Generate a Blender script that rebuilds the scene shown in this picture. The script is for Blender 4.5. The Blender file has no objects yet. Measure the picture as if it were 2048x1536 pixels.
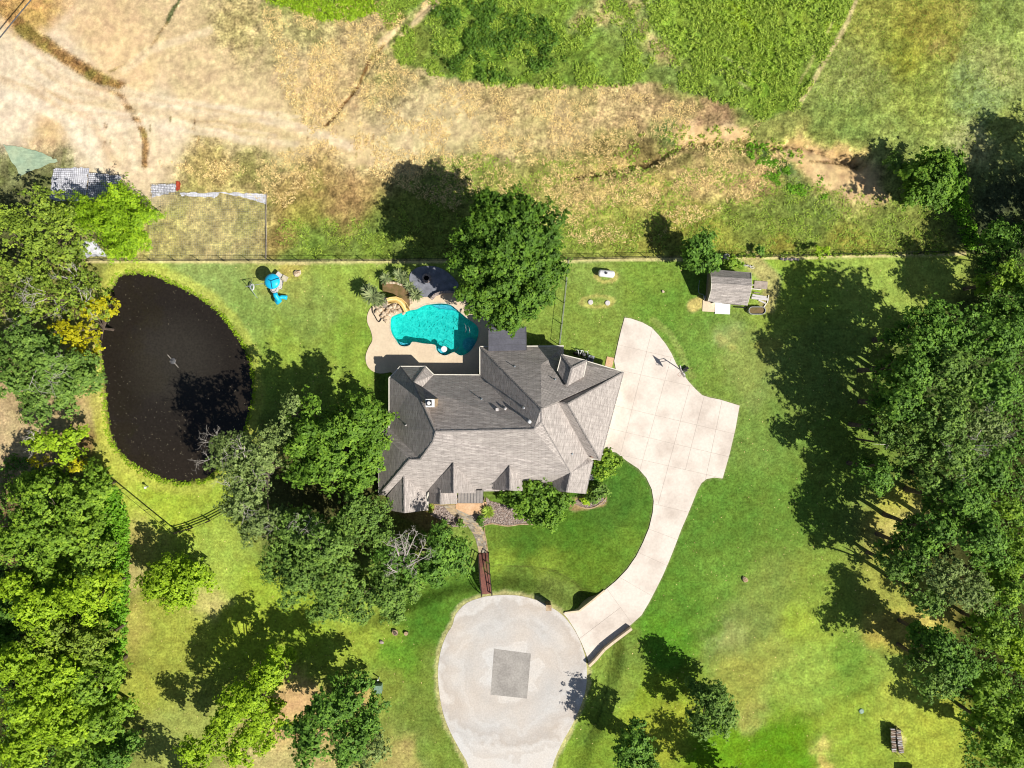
import bpy, math, random
import numpy as np
from mathutils import Vector, Matrix
from mathutils.geometry import tessellate_polygon
random.seed(7); rng = np.random.default_rng(7)
scene = bpy.context.scene
col = scene.collection
# ------------------------------------------------------------------ camera, light, exposure
CAM_H = 93.0; FPX = 1395.0
cam = bpy.data.cameras.new('camera'); camo = bpy.data.objects.new('camera', cam); col.objects.link(camo)
cam.sensor_width = 36.0; cam.lens = FPX * 36.0 / 2048.0; cam.clip_end = 6000; cam.clip_start = 0.5
camo.location = (0, 0, CAM_H); camo.rotation_euler = (0, 0, 0)
scene.camera = camo
SUN = Vector((0.80, -0.54, 1.0)).normalized()
el = math.asin(SUN.z); rot = math.atan2(SUN.x, SUN.y)
w = bpy.data.worlds.new('World'); scene.world = w; w.use_nodes = True
nt = w.node_tree; bg = nt.nodes['Background']
sky = nt.nodes.new('ShaderNodeTexSky'); sky.sky_type = 'NISHITA'; sky.sun_disc = False
sky.sun_elevation = el; sky.sun_rotation = rot
nt.links.new(sky.outputs[0], bg.inputs[0]); bg.inputs[1].default_value = 0.056
sl = bpy.data.lights.new('sun', 'SUN'); sl.energy = 5.0; sl.angle = math.radians(0.5); sl.color = (1.0, 0.955, 0.88)
so = bpy.data.objects.new('sun', sl); col.objects.link(so); so.rotation_euler = SUN.to_track_quat('Z', 'Y').to_euler()
so.location = SUN * 80
scene.view_settings.view_transform = 'Standard'; scene.view_settings.look = 'None'
scene.view_settings.exposure = 0.30; scene.view_settings.gamma = 1.0
scene.view_settings.use_curve_mapping = False
scene.render.engine = 'CYCLES'; scene.cycles.filter_width = 1.1

# ------------------------------------------------------------------ helpers
def W(px, py, z=0.0):
    """world point at height z that the photograph shows at pixel px,py"""
    s = (CAM_H - z) / FPX
    return Vector(((px - 1024) * s, (768 - py) * s, z))
def lin(c):
    c = c / 255.0
    return c / 12.92 if c <= 0.04045 else ((c + 0.055) / 1.055) ** 2.4
K = 1.28
def S(r, g, b, k=None):
    k = k or K
    return tuple(min(0.85, lin(v) / k) for v in (r, g, b))
def tag(o, label=None, cat=None, group=None, kind=None):
    if label: o['label'] = label
    if cat: o['category'] = cat
    if group: o['group'] = group
    if kind: o['kind'] = kind
    return o
def empty(name, loc, label=None, cat=None, group=None, rz=0):
    o = bpy.data.objects.new(name, None); col.objects.link(o); o.empty_display_size = 0.3
    o.location = loc; o.rotation_euler = (0, 0, rz)
    return tag(o, label, cat, group)
def link_mesh(name, me, mat, parent=None, world=True):
    o = bpy.data.objects.new(name, me); col.objects.link(o)
    if mat is not None:
        me.materials.clear(); me.materials.append(mat)
    if parent is not None:
        o.parent = parent
        if world:   # geometry given in world coordinates: bring it into the parent's frame
            bpy_m = Matrix.Translation(Vector(parent_loc(parent)))
            o.location = -Vector(parent_loc(parent))
            if parent.rotation_euler.z: raise Exception('rotated parent')
    return o
def parent_loc(p):
    l = Vector(p.location)
    while p.parent is not None:
        p = p.parent; l = l + Vector(p.location)
    return l
class MB:
    def __init__(s): s.v = []; s.f = []
    def add(s, vs, fs):
        n = len(s.v); s.v += [tuple(v) for v in vs]; s.f += [tuple(i + n for i in f) for f in fs]; return s
    def box(s, c, d, rz=0, ax=None):
        c = Vector(c); hx, hy, hz = d[0] / 2, d[1] / 2, d[2] / 2
        m = Matrix.Rotation(rz, 3, 'Z') if ax is None else ax
        vs = [c + m @ Vector((x * hx, y * hy, z * hz)) for x, y, z in ((-1,-1,-1),(1,-1,-1),(1,1,-1),(-1,1,-1),(-1,-1,1),(1,-1,1),(1,1,1),(-1,1,1))]
        return s.add(vs, [(0,3,2,1),(4,5,6,7),(0,1,5,4),(1,2,6,5),(2,3,7,6),(3,0,4,7)])
    def bar(s, a, b, wd, ht):
        a = Vector(a); b = Vector(b); d = b - a; L = d.length
        if L < 1e-5: return s
        x = d / L; up = Vector((0, 0, 1)) if abs(x.z) < 0.95 else Vector((1, 0, 0))
        y = up.cross(x).normalized(); z = x.cross(y)
        m = Matrix((x, y, z)).transposed()
        return s.box((a + b) / 2, (L, wd, ht), ax=m)
    def tube(s, pts, rad, n=6, cap=True):
        pts = [Vector(p) for p in pts]
        if not isinstance(rad, (list, tuple)): rad = [rad] * len(pts)
        rings = []; base = len(s.v); prev = None
        for i, p in enumerate(pts):
            t = (pts[min(i + 1, len(pts) - 1)] - pts[max(i - 1, 0)])
            t = t.normalized() if t.length > 1e-9 else Vector((0, 0, 1))
            ref = prev if prev is not None else (Vector((1, 0, 0)) if abs(t.x) < 0.8 else Vector((0, 1, 0)))
            u = (ref - t * ref.dot(t)).normalized(); v = t.cross(u); prev = u
            for k in range(n):
                a = 2 * math.pi * k / n
                s.v.append(tuple(p + (u * math.cos(a) + v * math.sin(a)) * rad[i]))
        for i in range(len(pts) - 1):
            for k in range(n):
                a = base + i * n + k; b = base + i * n + (k + 1) % n
                s.f.append((a, b, b + n, a + n))
        if cap:
            s.f.append(tuple(base + k for k in range(n))[::-1]); s.f.append(tuple(base + (len(pts) - 1) * n + k for k in range(n)))
        return s
    def prism(s, poly, z0, z1, bottom=False):
        n = len(poly)
        a = sum(poly[i][0] * poly[(i + 1) % n][1] - poly[(i + 1) % n][0] * poly[i][1] for i in range(n))
        if a < 0: poly = list(poly)[::-1]
        b = len(s.v)
        s.v += [(p[0], p[1], z0) for p in poly] + [(p[0], p[1], z1) for p in poly]
        s.f.append(tuple(b + n + i for i in range(n)))
        if bottom: s.f.append(tuple(b + i for i in range(n))[::-1])
        for i in range(n):
            j = (i + 1) % n; s.f.append((b + i, b + j, b + n + j, b + n + i))
        return s
    def lathe(s, c, prof, n=20):
        c = Vector(c); b = len(s.v)
        for r, z in prof:
            for k in range(n):
                a = 2 * math.pi * k / n; s.v.append((c.x + r * math.cos(a), c.y + r * math.sin(a), c.z + z))
        for i in range(len(prof) - 1):
            for k in range(n):
                p = b + i * n + k; q = b + i * n + (k + 1) % n; s.f.append((p, q, q + n, p + n))
        s.f.append(tuple(b + (len(prof) - 1) * n + k for k in range(n)))
        return s
    def rock(s, c, r, sq=0.6, n=7, m=4, seed=0):
        rr = random.Random(seed); c = Vector(c); b = len(s.v)
        ph = [rr.uniform(0, 6) for _ in range(4)]
        for i in range(m):
            t = math.pi * (0.12 + 0.76 * i / (m - 1)) ; z = -math.cos(t) * r * sq; q = math.sin(t) * r
            for k in range(n):
                a = 2 * math.pi * k / n
                f = 1 + 0.18 * math.sin(2 * a + ph[0]) + 0.12 * math.sin(3 * a + ph[1] + i) + rr.uniform(-.08, .08)
                s.v.append((c.x + math.cos(a) * q * f, c.y + math.sin(a) * q * f, c.z + z + rr.uniform(-.06, .06) * r))
        for i in range(m - 1):
            for k in range(n):
                p = b + i * n + k; q = b + i * n + (k + 1) % n; s.f.append((p, q, q + n, p + n))
        s.f.append(tuple(b + k for k in range(n))[::-1]); s.f.append(tuple(b + (m - 1) * n + k for k in range(n)))
        return s
    def mesh(s, name, smooth=False):
        me = bpy.data.meshes.new(name); me.from_pydata(s.v, [], s.f); me.update()
        if smooth: me.polygons.foreach_set('use_smooth', [True] * len(me.polygons))
        return me
    def build(s, name, mat, parent=None, smooth=False):
        return link_mesh(name, s.mesh(name, smooth), mat, parent)
def smooth_poly(pts, closed=True, sub=4):
    out = []; n = len(pts)
    for i in range(n if closed else n - 1):
        if closed: p0, p1, p2, p3 = pts[i - 1], pts[i], pts[(i + 1) % n], pts[(i + 2) % n]
        else: p0, p1, p2, p3 = pts[max(i - 1, 0)], pts[i], pts[i + 1], pts[min(i + 2, n - 1)]
        for k in range(sub):
            t = k / sub
            out.append(tuple(0.5 * ((2 * p1[j]) + (-p0[j] + p2[j]) * t + (2 * p0[j] - 5 * p1[j] + 4 * p2[j] - p3[j]) * t * t + (-p0[j] + 3 * p1[j] - 3 * p2[j] + p3[j]) * t ** 3) for j in range(2)))
    if not closed: out.append(tuple(pts[-1]))
    return out
def wp(pts, z=0.0): return [tuple(W(x, y, z))[:2] for x, y in pts]
def area(p): return 0.5 * sum(p[i][0] * p[(i + 1) % len(p)][1] - p[(i + 1) % len(p)][0] * p[i][1] for i in range(len(p)))
def inset(poly, d):
    p = [Vector(q[:2]) for q in poly]
    if area(poly) < 0: p = p[::-1]
    n = len(p); out = []
    for i in range(n):
        a, b, c = p[i - 1], p[i], p[(i + 1) % n]
        e1 = (b - a); e2 = (c - b)
        if e1.length < 1e-6 or e2.length < 1e-6: continue
        e1.normalize(); e2.normalize()
        n1 = Vector((-e1.y, e1.x)); n2 = Vector((-e2.y, e2.x)); m = n1 + n2
        if m.length < 1e-3: continue
        m.normalize(); k = d / max(0.4, m.dot(n1)); out.append(tuple(b + m * k))
    return out
def split(poly, a, b):
    hits = []; n = len(poly); ax, ay = a; bx, by = b; dx, dy = bx - ax, by - ay
    for i in range(n):
        p, q = poly[i], poly[(i + 1) % n]; ex, ey = q[0] - p[0], q[1] - p[1]
        den = dx * ey - dy * ex
        if abs(den) < 1e-12: continue
        t = ((p[0] - ax) * ey - (p[1] - ay) * ex) / den; u = ((p[0] - ax) * dy - (p[1] - ay) * dx) / den
        if 0 <= t <= 1 and 0 <= u < 1: hits.append((i, u, (ax + dx * t, ay + dy * t)))
    if len(hits) != 2: return None
    (i, _, P), (j, _, Q) = hits
    if i == j: return None
    A = [P] + list(poly[i + 1:j + 1]) + [Q]; B = [Q] + list(poly[j + 1:]) + list(poly[:i + 1]) + [P]
    if abs(area(A)) < 0.3 or abs(area(B)) < 0.3: return None
    return [A, B]
def inside(pt, poly):
    x, y = pt[0], pt[1]; r = False; n = len(poly)
    for i in range(n):
        x1, y1 = poly[i][:2]; x2, y2 = poly[(i + 1) % n][:2]
        if (y1 > y) != (y2 > y) and x < (x2 - x1) * (y - y1) / (y2 - y1) + x1: r = not r
    return r
# numpy field helpers
def vnoise(x, y, sc, seed=0):
    x = x / sc; y = y / sc; xi = np.floor(x).astype(np.int64); yi = np.floor(y).astype(np.int64)
    fx = x - xi; fy = y - yi; fx = fx * fx * (3 - 2 * fx); fy = fy * fy * (3 - 2 * fy)
    def h(a, b):
        v = (a * 374761393 + b * 668265263 + seed * 974711) & 0x7fffffff
        v = ((v ^ (v >> 13)) * 1274126177) & 0x7fffffff
        return ((v ^ (v >> 16)) & 0xffff) / 65535.0
    return (h(xi, yi) * (1 - fx) + h(xi + 1, yi) * fx) * (1 - fy) + (h(xi, yi + 1) * (1 - fx) + h(xi + 1, yi + 1) * fx) * fy
def fbm(x, y, sc, o=4, seed=0):
    r = 0; a = 0.5; t = 0
    for i in range(o):
        r = r + a * vnoise(x, y, sc / 2 ** i, seed + i * 17); t += a; a *= 0.55
    return r / t
def sdist(px, py, pts, closed=False):
    d = np.full(px.shape, 1e9); n = len(pts)
    for i in range(n if closed else n - 1):
        (x1, y1), (x2, y2) = pts[i], pts[(i + 1) % n]; ex, ey = x2 - x1, y2 - y1; L = ex * ex + ey * ey + 1e-9
        t = np.clip(((px - x1) * ex + (py - y1) * ey) / L, 0, 1)
        d = np.minimum(d, np.hypot(px - x1 - t * ex, py - y1 - t * ey))
    return d
def sd_poly(px, py, pts):
    d = sdist(px, py, pts, True); ins = np.zeros(px.shape, bool); n = len(pts)
    for i in range(n):
        (x1, y1), (x2, y2) = pts[i], pts[(i + 1) % n]
        if y1 == y2: continue
        c = ((y1 > py) != (y2 > py)) & (px < (x2 - x1) * (py - y1) / (y2 - y1) + x1); ins ^= c
    return np.where(ins, -d, d)
def sstep(x, a, b):
    t = np.clip((x - a) / (b - a), 0, 1); return t * t * (3 - 2 * t)
# ------------------------------------------------------------------ materials
def newmat(name):
    m = bpy.data.materials.new(name); m.use_nodes = True; nt = m.node_tree; return m, nt, nt.nodes['Principled BSDF']
def N(nt, t, **kw):
    n = nt.nodes.new(t)
    for k, v in kw.items():
        if k.startswith('i_'): n.inputs[k[2:].replace('_', ' ')].default_value = v
        else: setattr(n, k, v)
    return n
def noisy(name, c1, c2=None, scale=3.0, var=0.35, rough=0.8, bump=0.2, bscale=None, metal=0, spec=0.3, detail=6, mid=0.5, span=0.3):
    """two-tone weathered surface in world-sized object coordinates"""
    m, nt, b = newmat(name); c2 = c2 or tuple(v * 0.7 for v in c1)
    tc = N(nt, 'ShaderNodeTexCoord'); n1 = N(nt, 'ShaderNodeTexNoise', i_Scale=scale, i_Detail=detail)
    nt.links.new(tc.outputs['Object'], n1.inputs['Vector'])
    rp = N(nt, 'ShaderNodeValToRGB'); rp.color_ramp.elements[0].position = mid - span / 2; rp.color_ramp.elements[1].position = mid + span / 2
    rp.color_ramp.elements[0].color = (*c2, 1); rp.color_ramp.elements[1].color = (*c1, 1)
    nt.links.new(n1.outputs['Fac'], rp.inputs[0])
    n2 = N(nt, 'ShaderNodeTexNoise', i_Scale=bscale or scale * 6, i_Detail=4); nt.links.new(tc.outputs['Object'], n2.inputs['Vector'])
    mx = N(nt, 'ShaderNodeMix', data_type='RGBA', blend_type='MULTIPLY'); mx.inputs[0].default_value = var
    r2 = N(nt, 'ShaderNodeMapRange'); r2.inputs[1].default_value = 0.3; r2.inputs[2].default_value = 0.7; r2.inputs[3].default_value = 0.55; r2.inputs[4].default_value = 1.25
    nt.links.new(n2.outputs['Fac'], r2.inputs[0]); nt.links.new(rp.outputs[0], mx.inputs[6]); nt.links.new(r2.outputs[0], mx.inputs[7])
    nt.links.new(mx.outputs[2], b.inputs['Base Color'])
    if bump:
        bp = N(nt, 'ShaderNodeBump', i_Strength=bump, i_Distance=0.05); nt.links.new(n2.outputs['Fac'], bp.inputs['Height']); nt.links.new(bp.outputs[0], b.inputs['Normal'])
    b.inputs['Roughness'].default_value = rough; b.inputs['Metallic'].default_value = metal; b.inputs['Specular IOR Level'].default_value = spec
    return m
M = {}
M['driveway'] = noisy('driveway_concrete', S(244, 232, 218), S(216, 201, 187), scale=0.30, var=.18, detail=9, rough=0.85, bump=0.1, bscale=3.5, mid=.42, span=.30)
M['joint'] = noisy('joint_dirt', S(196, 180, 165), scale=2)
M['deck'] = noisy('pool_deck', S(242, 222, 190), S(228, 206, 176), scale=0.35, var=.18, bscale=4, bump=0.08)
M['patio'] = noisy('slate_patio', (0.24, 0.25, 0.29), (0.16, 0.165, 0.19), scale=1.2, bscale=5)
M['porch_floor'] = noisy('porch_floor', S(240, 200, 160), S(228, 184, 140), scale=1.0)
M['brick'] = noisy('brick_wall', (0.30, 0.19, 0.14), (0.22, 0.13, 0.10), scale=2)
M['stone'] = noisy('tan_stone', S(215, 190, 155), S(170, 140, 105), scale=2.5, bump=0.5)
M['pale_rock'] = noisy('pale_boulder', S(240, 222, 196), S(190, 160, 125), scale=3, bump=0.5)
M['grey_rock'] = noisy('river_rock', S(205, 190, 180), S(150, 132, 124), scale=4, bump=0.4)
M['cream'] = noisy('cream_gutter', (0.78, 0.74, 0.64), (0.68, 0.64, 0.54), scale=3, rough=0.4, bump=0)
M['gutter_grey'] = noisy('grey_gutter', (0.34, 0.31, 0.28), scale=3, rough=0.5, bump=0)
M['white'] = noisy('white_paint', (0.8, 0.8, 0.79), (0.7, 0.7, 0.69), scale=3, rough=0.35, bump=0)
M['black'] = noisy('black_metal', (0.012, 0.012, 0.013), scale=8, rough=0.45, bump=0)
M['darkhole'] = noisy('soot', (0.01, 0.01, 0.01), scale=8, rough=0.9, bump=0)
M['steel'] = noisy('galvanised_steel', (0.5, 0.5, 0.5), (0.38, 0.38, 0.39), scale=6, rough=0.4, metal=0.6, bump=0.05)
M['greysteel'] = noisy('grey_unit_metal', (0.33, 0.37, 0.40), scale=6, rough=0.5, bump=0.05)
M['flat_roof'] = noisy('flat_roof_membrane', (0.125, 0.125, 0.15), (0.10, 0.10, 0.12), scale=0.8, rough=0.9, bump=0.05)
M['metal_roof'] = noisy('standing_seam_metal', (0.30, 0.27, 0.245), (0.26, 0.235, 0.215), scale=1.2, rough=0.5, bump=0.0)
M['redwood'] = noisy('red_brown_plank', (0.27, 0.10, 0.075), (0.17, 0.075, 0.06), scale=5, bump=0.3)
M['darkwood'] = noisy('dark_stained_wood', (0.035, 0.024, 0.02), scale=5, bump=0.3)
M['oldwood'] = noisy('weathered_wood', (0.36, 0.31, 0.25), (0.22, 0.18, 0.15), scale=4, bump=0.4)
M['deadwood'] = noisy('bleached_dead_wood', (0.52, 0.48, 0.42), (0.34, 0.30, 0.26), scale=6, bump=0.2)
M['bark'] = noisy('tree_bark', (0.16, 0.12, 0.09), (0.08, 0.06, 0.045), scale=4, bump=0.6)
M['blue'] = noisy('cyan_plastic', (0.015, 0.50, 0.80), (0.012, 0.44, 0.72), scale=2, rough=0.35, bump=0)
M['darkblue'] = noisy('dark_blue_seam', (0.01, 0.07, 0.16), scale=2, rough=0.5, bump=0)
M['ltgrey'] = noisy('light_grey_plastic', (0.62, 0.58, 0.56), (0.55, 0.52, 0.5), scale=2, rough=0.5, bump=0)
M['beige'] = noisy('beige_plastic', (0.60, 0.54, 0.40), scale=2, rough=0.5, bump=0)
M['dkgrey'] = noisy('dark_grey_plastic', (0.10, 0.10, 0.105), scale=3, rough=0.6, bump=0)
M['slide'] = noisy('tan_slide', S(228, 196, 122), S(214, 180, 108), scale=1, rough=0.4, bump=0)
M['greenbox'] = noisy('green_cabinet', (0.22, 0.34, 0.25), scale=3, rough=0.5, bump=0)
M['soil'] = noisy('brown_soil', S(150, 120, 85), S(110, 100, 55), scale=1.5, bump=0.5)
M['blanket'] = noisy('white_fabric', (0.72, 0.72, 0.76), (0.5, 0.5, 0.55), scale=1.5, bump=0.5)
M['net'] = noisy('grey_plastic_net', (0.09, 0.09, 0.10), scale=3, bump=0)
M['net_pale'] = noisy('faded_net', (0.42, 0.40, 0.30), scale=3, bump=0)
M['red'] = noisy('red_cloth', (0.45, 0.07, 0.03), scale=3, bump=0.3)
M['tarp'] = noisy('pale_green_tarp', (0.38, 0.46, 0.30), (0.28, 0.38, 0.26), scale=0.5, bump=0.3)
M['glass'] = noisy('window_glass', (0.03, 0.04, 0.05), rough=0.08, bump=0, spec=0.6)
M['coping'] = noisy('pool_coping', S(235, 226, 205), S(214, 196, 168), scale=3)
M['pool_floor'] = None
def asphalt_mat():
    m, nt, b = newmat('pale_chip_road'); L = nt.links
    tc = N(nt, 'ShaderNodeTexCoord'); 
    sub = N(nt, 'ShaderNodeVectorMath', operation='SUBTRACT'); cc = W(1022, 1345); sub.inputs[1].default_value = (cc.x, cc.y, 0)
    L.new(tc.outputs['Object'], sub.inputs[0]); ln = N(nt, 'ShaderNodeVectorMath', operation='LENGTH'); L.new(sub.outputs[0], ln.inputs[0])
    n0 = N(nt, 'ShaderNodeTexNoise', i_Scale=0.35, i_Detail=4); L.new(tc.outputs['Object'], n0.inputs['Vector'])
    ma = N(nt, 'ShaderNodeMath', operation='MULTIPLY_ADD'); L.new(n0.outputs['Fac'], ma.inputs[0]); ma.inputs[1].default_value = 7.0; L.new(ln.outputs['Value'], ma.inputs[2])
    wv = N(nt, 'ShaderNodeTexNoise', noise_dimensions='1D', i_Scale=0.28, i_Detail=3); L.new(ma.outputs[0], wv.inputs['W'])
    rp = N(nt, 'ShaderNodeValToRGB'); e = rp.color_ramp.elements; e[0].position = .38; e[1].position = .58
    e[0].color = (*S(186, 173, 160), 1); e[1].color = (*S(226, 221, 214), 1); L.new(wv.outputs['Fac'], rp.inputs[0])
    n1 = N(nt, 'ShaderNodeTexNoise', i_Scale=0.18, i_Detail=5); L.new(tc.outputs['Object'], n1.inputs['Vector'])
    r1 = N(nt, 'ShaderNodeValToRGB'); e = r1.color_ramp.elements; e[0].position = .35; e[1].position = .65; e[0].color = (*S(226, 214, 200), 1); e[1].color = (*S(212, 212, 210), 1)
    L.new(n1.outputs['Fac'], r1.inputs[0])
    mx = N(nt, 'ShaderNodeMix', data_type='RGBA'); mx.inputs[0].default_value = 0.5; L.new(rp.outputs[0], mx.inputs[6]); L.new(r1.outputs[0], mx.inputs[7])
    n2 = N(nt, 'ShaderNodeTexNoise', i_Scale=5, i_Detail=6); L.new(tc.outputs['Object'], n2.inputs['Vector'])
    r2 = N(nt, 'ShaderNodeMapRange'); r2.inputs[1].default_value = .3; r2.inputs[2].default_value = .7; r2.inputs[3].default_value = .91; r2.inputs[4].default_value = 1.09; L.new(n2.outputs['Fac'], r2.inputs[0])
    m2 = N(nt, 'ShaderNodeMix', data_type='RGBA', blend_type='MULTIPLY'); m2.inputs[0].default_value = 1; L.new(mx.outputs[2], m2.inputs[6]); L.new(r2.outputs[0], m2.inputs[7])
    wv2 = N(nt, 'ShaderNodeTexWave', wave_type='RINGS', rings_direction='SPHERICAL', i_Scale=.055, i_Distortion=9.0, i_Detail=4.0); wv2.inputs['Detail Scale'].default_value = .35; L.new(sub.outputs[0], wv2.inputs['Vector'])
    r4 = N(nt, 'ShaderNodeMapRange'); r4.inputs[1].default_value = .0; r4.inputs[2].default_value = .22; r4.inputs[3].default_value = .95; r4.inputs[4].default_value = 1.0; L.new(wv2.outputs['Fac'], r4.inputs[0])
    m3 = N(nt, 'ShaderNodeMix', data_type='RGBA', blend_type='MULTIPLY'); m3.inputs[0].default_value = 1; L.new(m2.outputs[2], m3.inputs[6]); L.new(r4.outputs[0], m3.inputs[7])
    L.new(m3.outputs[2], b.inputs['Base Color']); b.inputs['Roughness'].default_value = .9
    bp = N(nt, 'ShaderNodeBump', i_Strength=0.2, i_Distance=0.03); L.new(n2.outputs['Fac'], bp.inputs['Height']); L.new(bp.outputs[0], b.inputs['Normal'])
    return m
M['road'] = asphalt_mat()
M['patch'] = noisy('grey_asphalt_patch', S(184, 178, 170), S(164, 158, 151), scale=0.5, bscale=4, bump=0.15)
def shingle_mat():
    m, nt, b = newmat('asphalt_shingles'); L = nt.links
    uv = N(nt, 'ShaderNodeUVMap', uv_map='UVMap')
    nz = N(nt, 'ShaderNodeTexNoise', i_Scale=0.9, i_Detail=3); L.new(uv.outputs[0], nz.inputs['Vector'])
    add = N(nt, 'ShaderNodeVectorMath', operation='MULTIPLY_ADD'); L.new(nz.outputs['Color'], add.inputs[0]); add.inputs[1].default_value = (0.10, 0.10, 0); L.new(uv.outputs[0], add.inputs[2])
    br = N(nt, 'ShaderNodeTexBrick', offset=0.37, i_Scale=1.0); br.inputs['Brick Width'].default_value = 0.85; br.inputs['Row Height'].default_value = 0.20
    br.inputs['Mortar Size'].default_value = 0.034; br.inputs['Mortar Smooth'].default_value = 0.4
    br.inputs['Color1'].default_value = (0.455, 0.408, 0.372, 1); br.inputs['Color2'].default_value = (0.365, 0.325, 0.298, 1); br.inputs['Mortar'].default_value = (0.27, 0.24, 0.222, 1)
    L.new(add.outputs[0], br.inputs['Vector'])
    tc = N(nt, 'ShaderNodeTexCoord'); n2 = N(nt, 'ShaderNodeTexNoise', i_Scale=1.0, i_Detail=6, i_Roughness=.65); st = N(nt, 'ShaderNodeVectorMath', operation='MULTIPLY'); st.inputs[1].default_value = (1.1, 4.2, 1); L.new(add.outputs[0], st.inputs[0]); L.new(st.outputs[0], n2.inputs['Vector'])
    r2 = N(nt, 'ShaderNodeMapRange'); r2.inputs[1].default_value = .3; r2.inputs[2].default_value = .7; r2.inputs[3].default_value = .66; r2.inputs[4].default_value = 1.34; L.new(n2.outputs['Fac'], r2.inputs[0])
    mx = N(nt, 'ShaderNodeMix', data_type='RGBA', blend_type='MULTIPLY'); mx.inputs[0].default_value = 1; L.new(br.outputs['Color'], mx.inputs[6]); L.new(r2.outputs[0], mx.inputs[7])
    n3 = N(nt, 'ShaderNodeTexNoise', i_Scale=0.25, i_Detail=3); L.new(tc.outputs['Object'], n3.inputs['Vector'])
    r3 = N(nt, 'ShaderNodeMapRange'); r3.inputs[1].default_value = .3; r3.inputs[2].default_value = .7; r3.inputs[3].default_value = .92; r3.inputs[4].default_value = 1.08; L.new(n3.outputs['Fac'], r3.inputs[0])
    m2 = N(nt, 'ShaderNodeMix', data_type='RGBA', blend_type='MULTIPLY'); m2.inputs[0].default_value = 1; L.new(mx.outputs[2], m2.inputs[6]); L.new(r3.outputs[0], m2.inputs[7])
    L.new(m2.outputs[2], b.inputs['Base Color']); b.inputs['Roughness'].default_value = .95; b.inputs['Specular IOR Level'].default_value = 0.15
    bp = N(nt, 'ShaderNodeBump', i_Strength=0.5, i_Distance=0.03); L.new(br.outputs['Fac'], bp.inputs['Height']); bp.invert = True; L.new(bp.outputs[0], b.inputs['Normal'])
    return m
M['shingle'] = shingle_mat()
M['cap'] = noisy('ridge_cap_shingle', (0.31, 0.28, 0.26), (0.22, 0.20, 0.185), scale=3, bump=0.4)
def leaf_mat(name, c, trans=0.35, yel=(0.16, 0.2, 0.02), hue=0.35):
    m, nt, b = newmat(name); L = nt.links; out = nt.nodes['Material Output']; nt.nodes.remove(b)
    at = N(nt, 'ShaderNodeAttribute', attribute_name='tint')
    rp = N(nt, 'ShaderNodeValToRGB'); e = rp.color_ramp.elements; e[0].position = 0; e[1].position = 1
    e[0].color = (*[v * 0.62 for v in c], 1); e[1].color = (*[c[i] * 1.05 * (1 - hue) + yel[i] * hue * 1.5 for i in range(3)], 1)
    mid = rp.color_ramp.elements.new(0.5); mid.color = (*c, 1)
    L.new(at.outputs['Fac'], rp.inputs[0])
    d = N(nt, 'ShaderNodeBsdfDiffuse'); t = N(nt, 'ShaderNodeBsdfTranslucent'); g = N(nt, 'ShaderNodeBsdfGlossy'); g.inputs['Roughness'].default_value = 0.45
    L.new(rp.outputs[0], d.inputs[0]); L.new(rp.outputs[0], t.inputs[0]); g.inputs[0].default_value = (1, 1, 1, 1)
    ms = N(nt, 'ShaderNodeMixShader'); ms.inputs[0].default_value = trans; L.new(d.outputs[0], ms.inputs[1]); L.new(t.outputs[0], ms.inputs[2])
    m2 = N(nt, 'ShaderNodeMixShader'); m2.inputs[0].default_value = 0.012; g.inputs['Roughness'].default_value = .6; L.new(ms.outputs[0], m2.inputs[1]); L.new(g.outputs[0], m2.inputs[2])
    L.new(m2.outputs[0], out.inputs[0]); return m
# ================================================================== OUTLINES (pixels of the 2048 px photograph at ground level)
POND = smooth_poly([(240,550),(270,546),(300,550),(340,566),(380,586),(420,612),(450,642),(470,670),(488,700),(500,740),(503,790),(495,830),(485,862),(470,885),(452,905),(432,938),(415,954),(390,962),(360,965),(320,957),(290,944),(265,929),(237,905),(222,880),(213,840),(208,790),(203,740),(198,700),(193,660),(201,630),(215,595),(225,568)], sub=3)
def z2(x, y): return (660 + x / 4.042, 360 + y / 4.042)
def z1(x, y): return (720 + x / 3.657, 640 + y / 3.657)
POOL = smooth_poly([z2(*p) for p in [(490,1150),(500,1108),(560,1080),(640,1055),(700,1045),(760,1015),(830,1003),(900,998),(975,1010),(1040,1060),(1110,1120),(1165,1155),(1200,1200),(1198,1260),(1180,1315),(1140,1375),(1095,1410),(1050,1418),(1005,1392),(975,1402),(930,1418),(885,1402),(860,1370),(848,1332),(760,1322),(670,1308),(645,1335),(600,1345),(560,1332),(535,1295),(505,1250),(490,1200)]], sub=3)
DRIVE = [(1249,635),(1262,637),(1285,645),(1303,655),(1318,671),(1332,689),(1343,707),(1352,727),(1364,745),(1378,764),(1392,779),(1404,790),(1420,795),(1440,799),(1479,811),(1471,856),(1459,908),(1445,957),(1428,955),(1413,958),(1403,966),(1395,980),(1386,1003),(1375,1030),(1362,1060),(1350,1092),(1338,1122),(1325,1152),(1311,1180),(1298,1205),(1283,1230),(1262,1249),(1240,1266),(1207,1293),(1178,1328),(1172,1308),(1163,1286),(1150,1260),(1136,1238),(1126,1226),(1158,1221),(1184,1201),(1208,1181),(1232,1161),(1254,1138),(1272,1112),(1286,1084),(1298,1055),(1305,1025),(1307,1002),(1303,978),(1292,955),(1276,937),(1252,921),(1232,905),(1205,900),(1212,860),(1222,800),(1233,748),(1228,722),(1235,690),(1242,660)]
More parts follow.
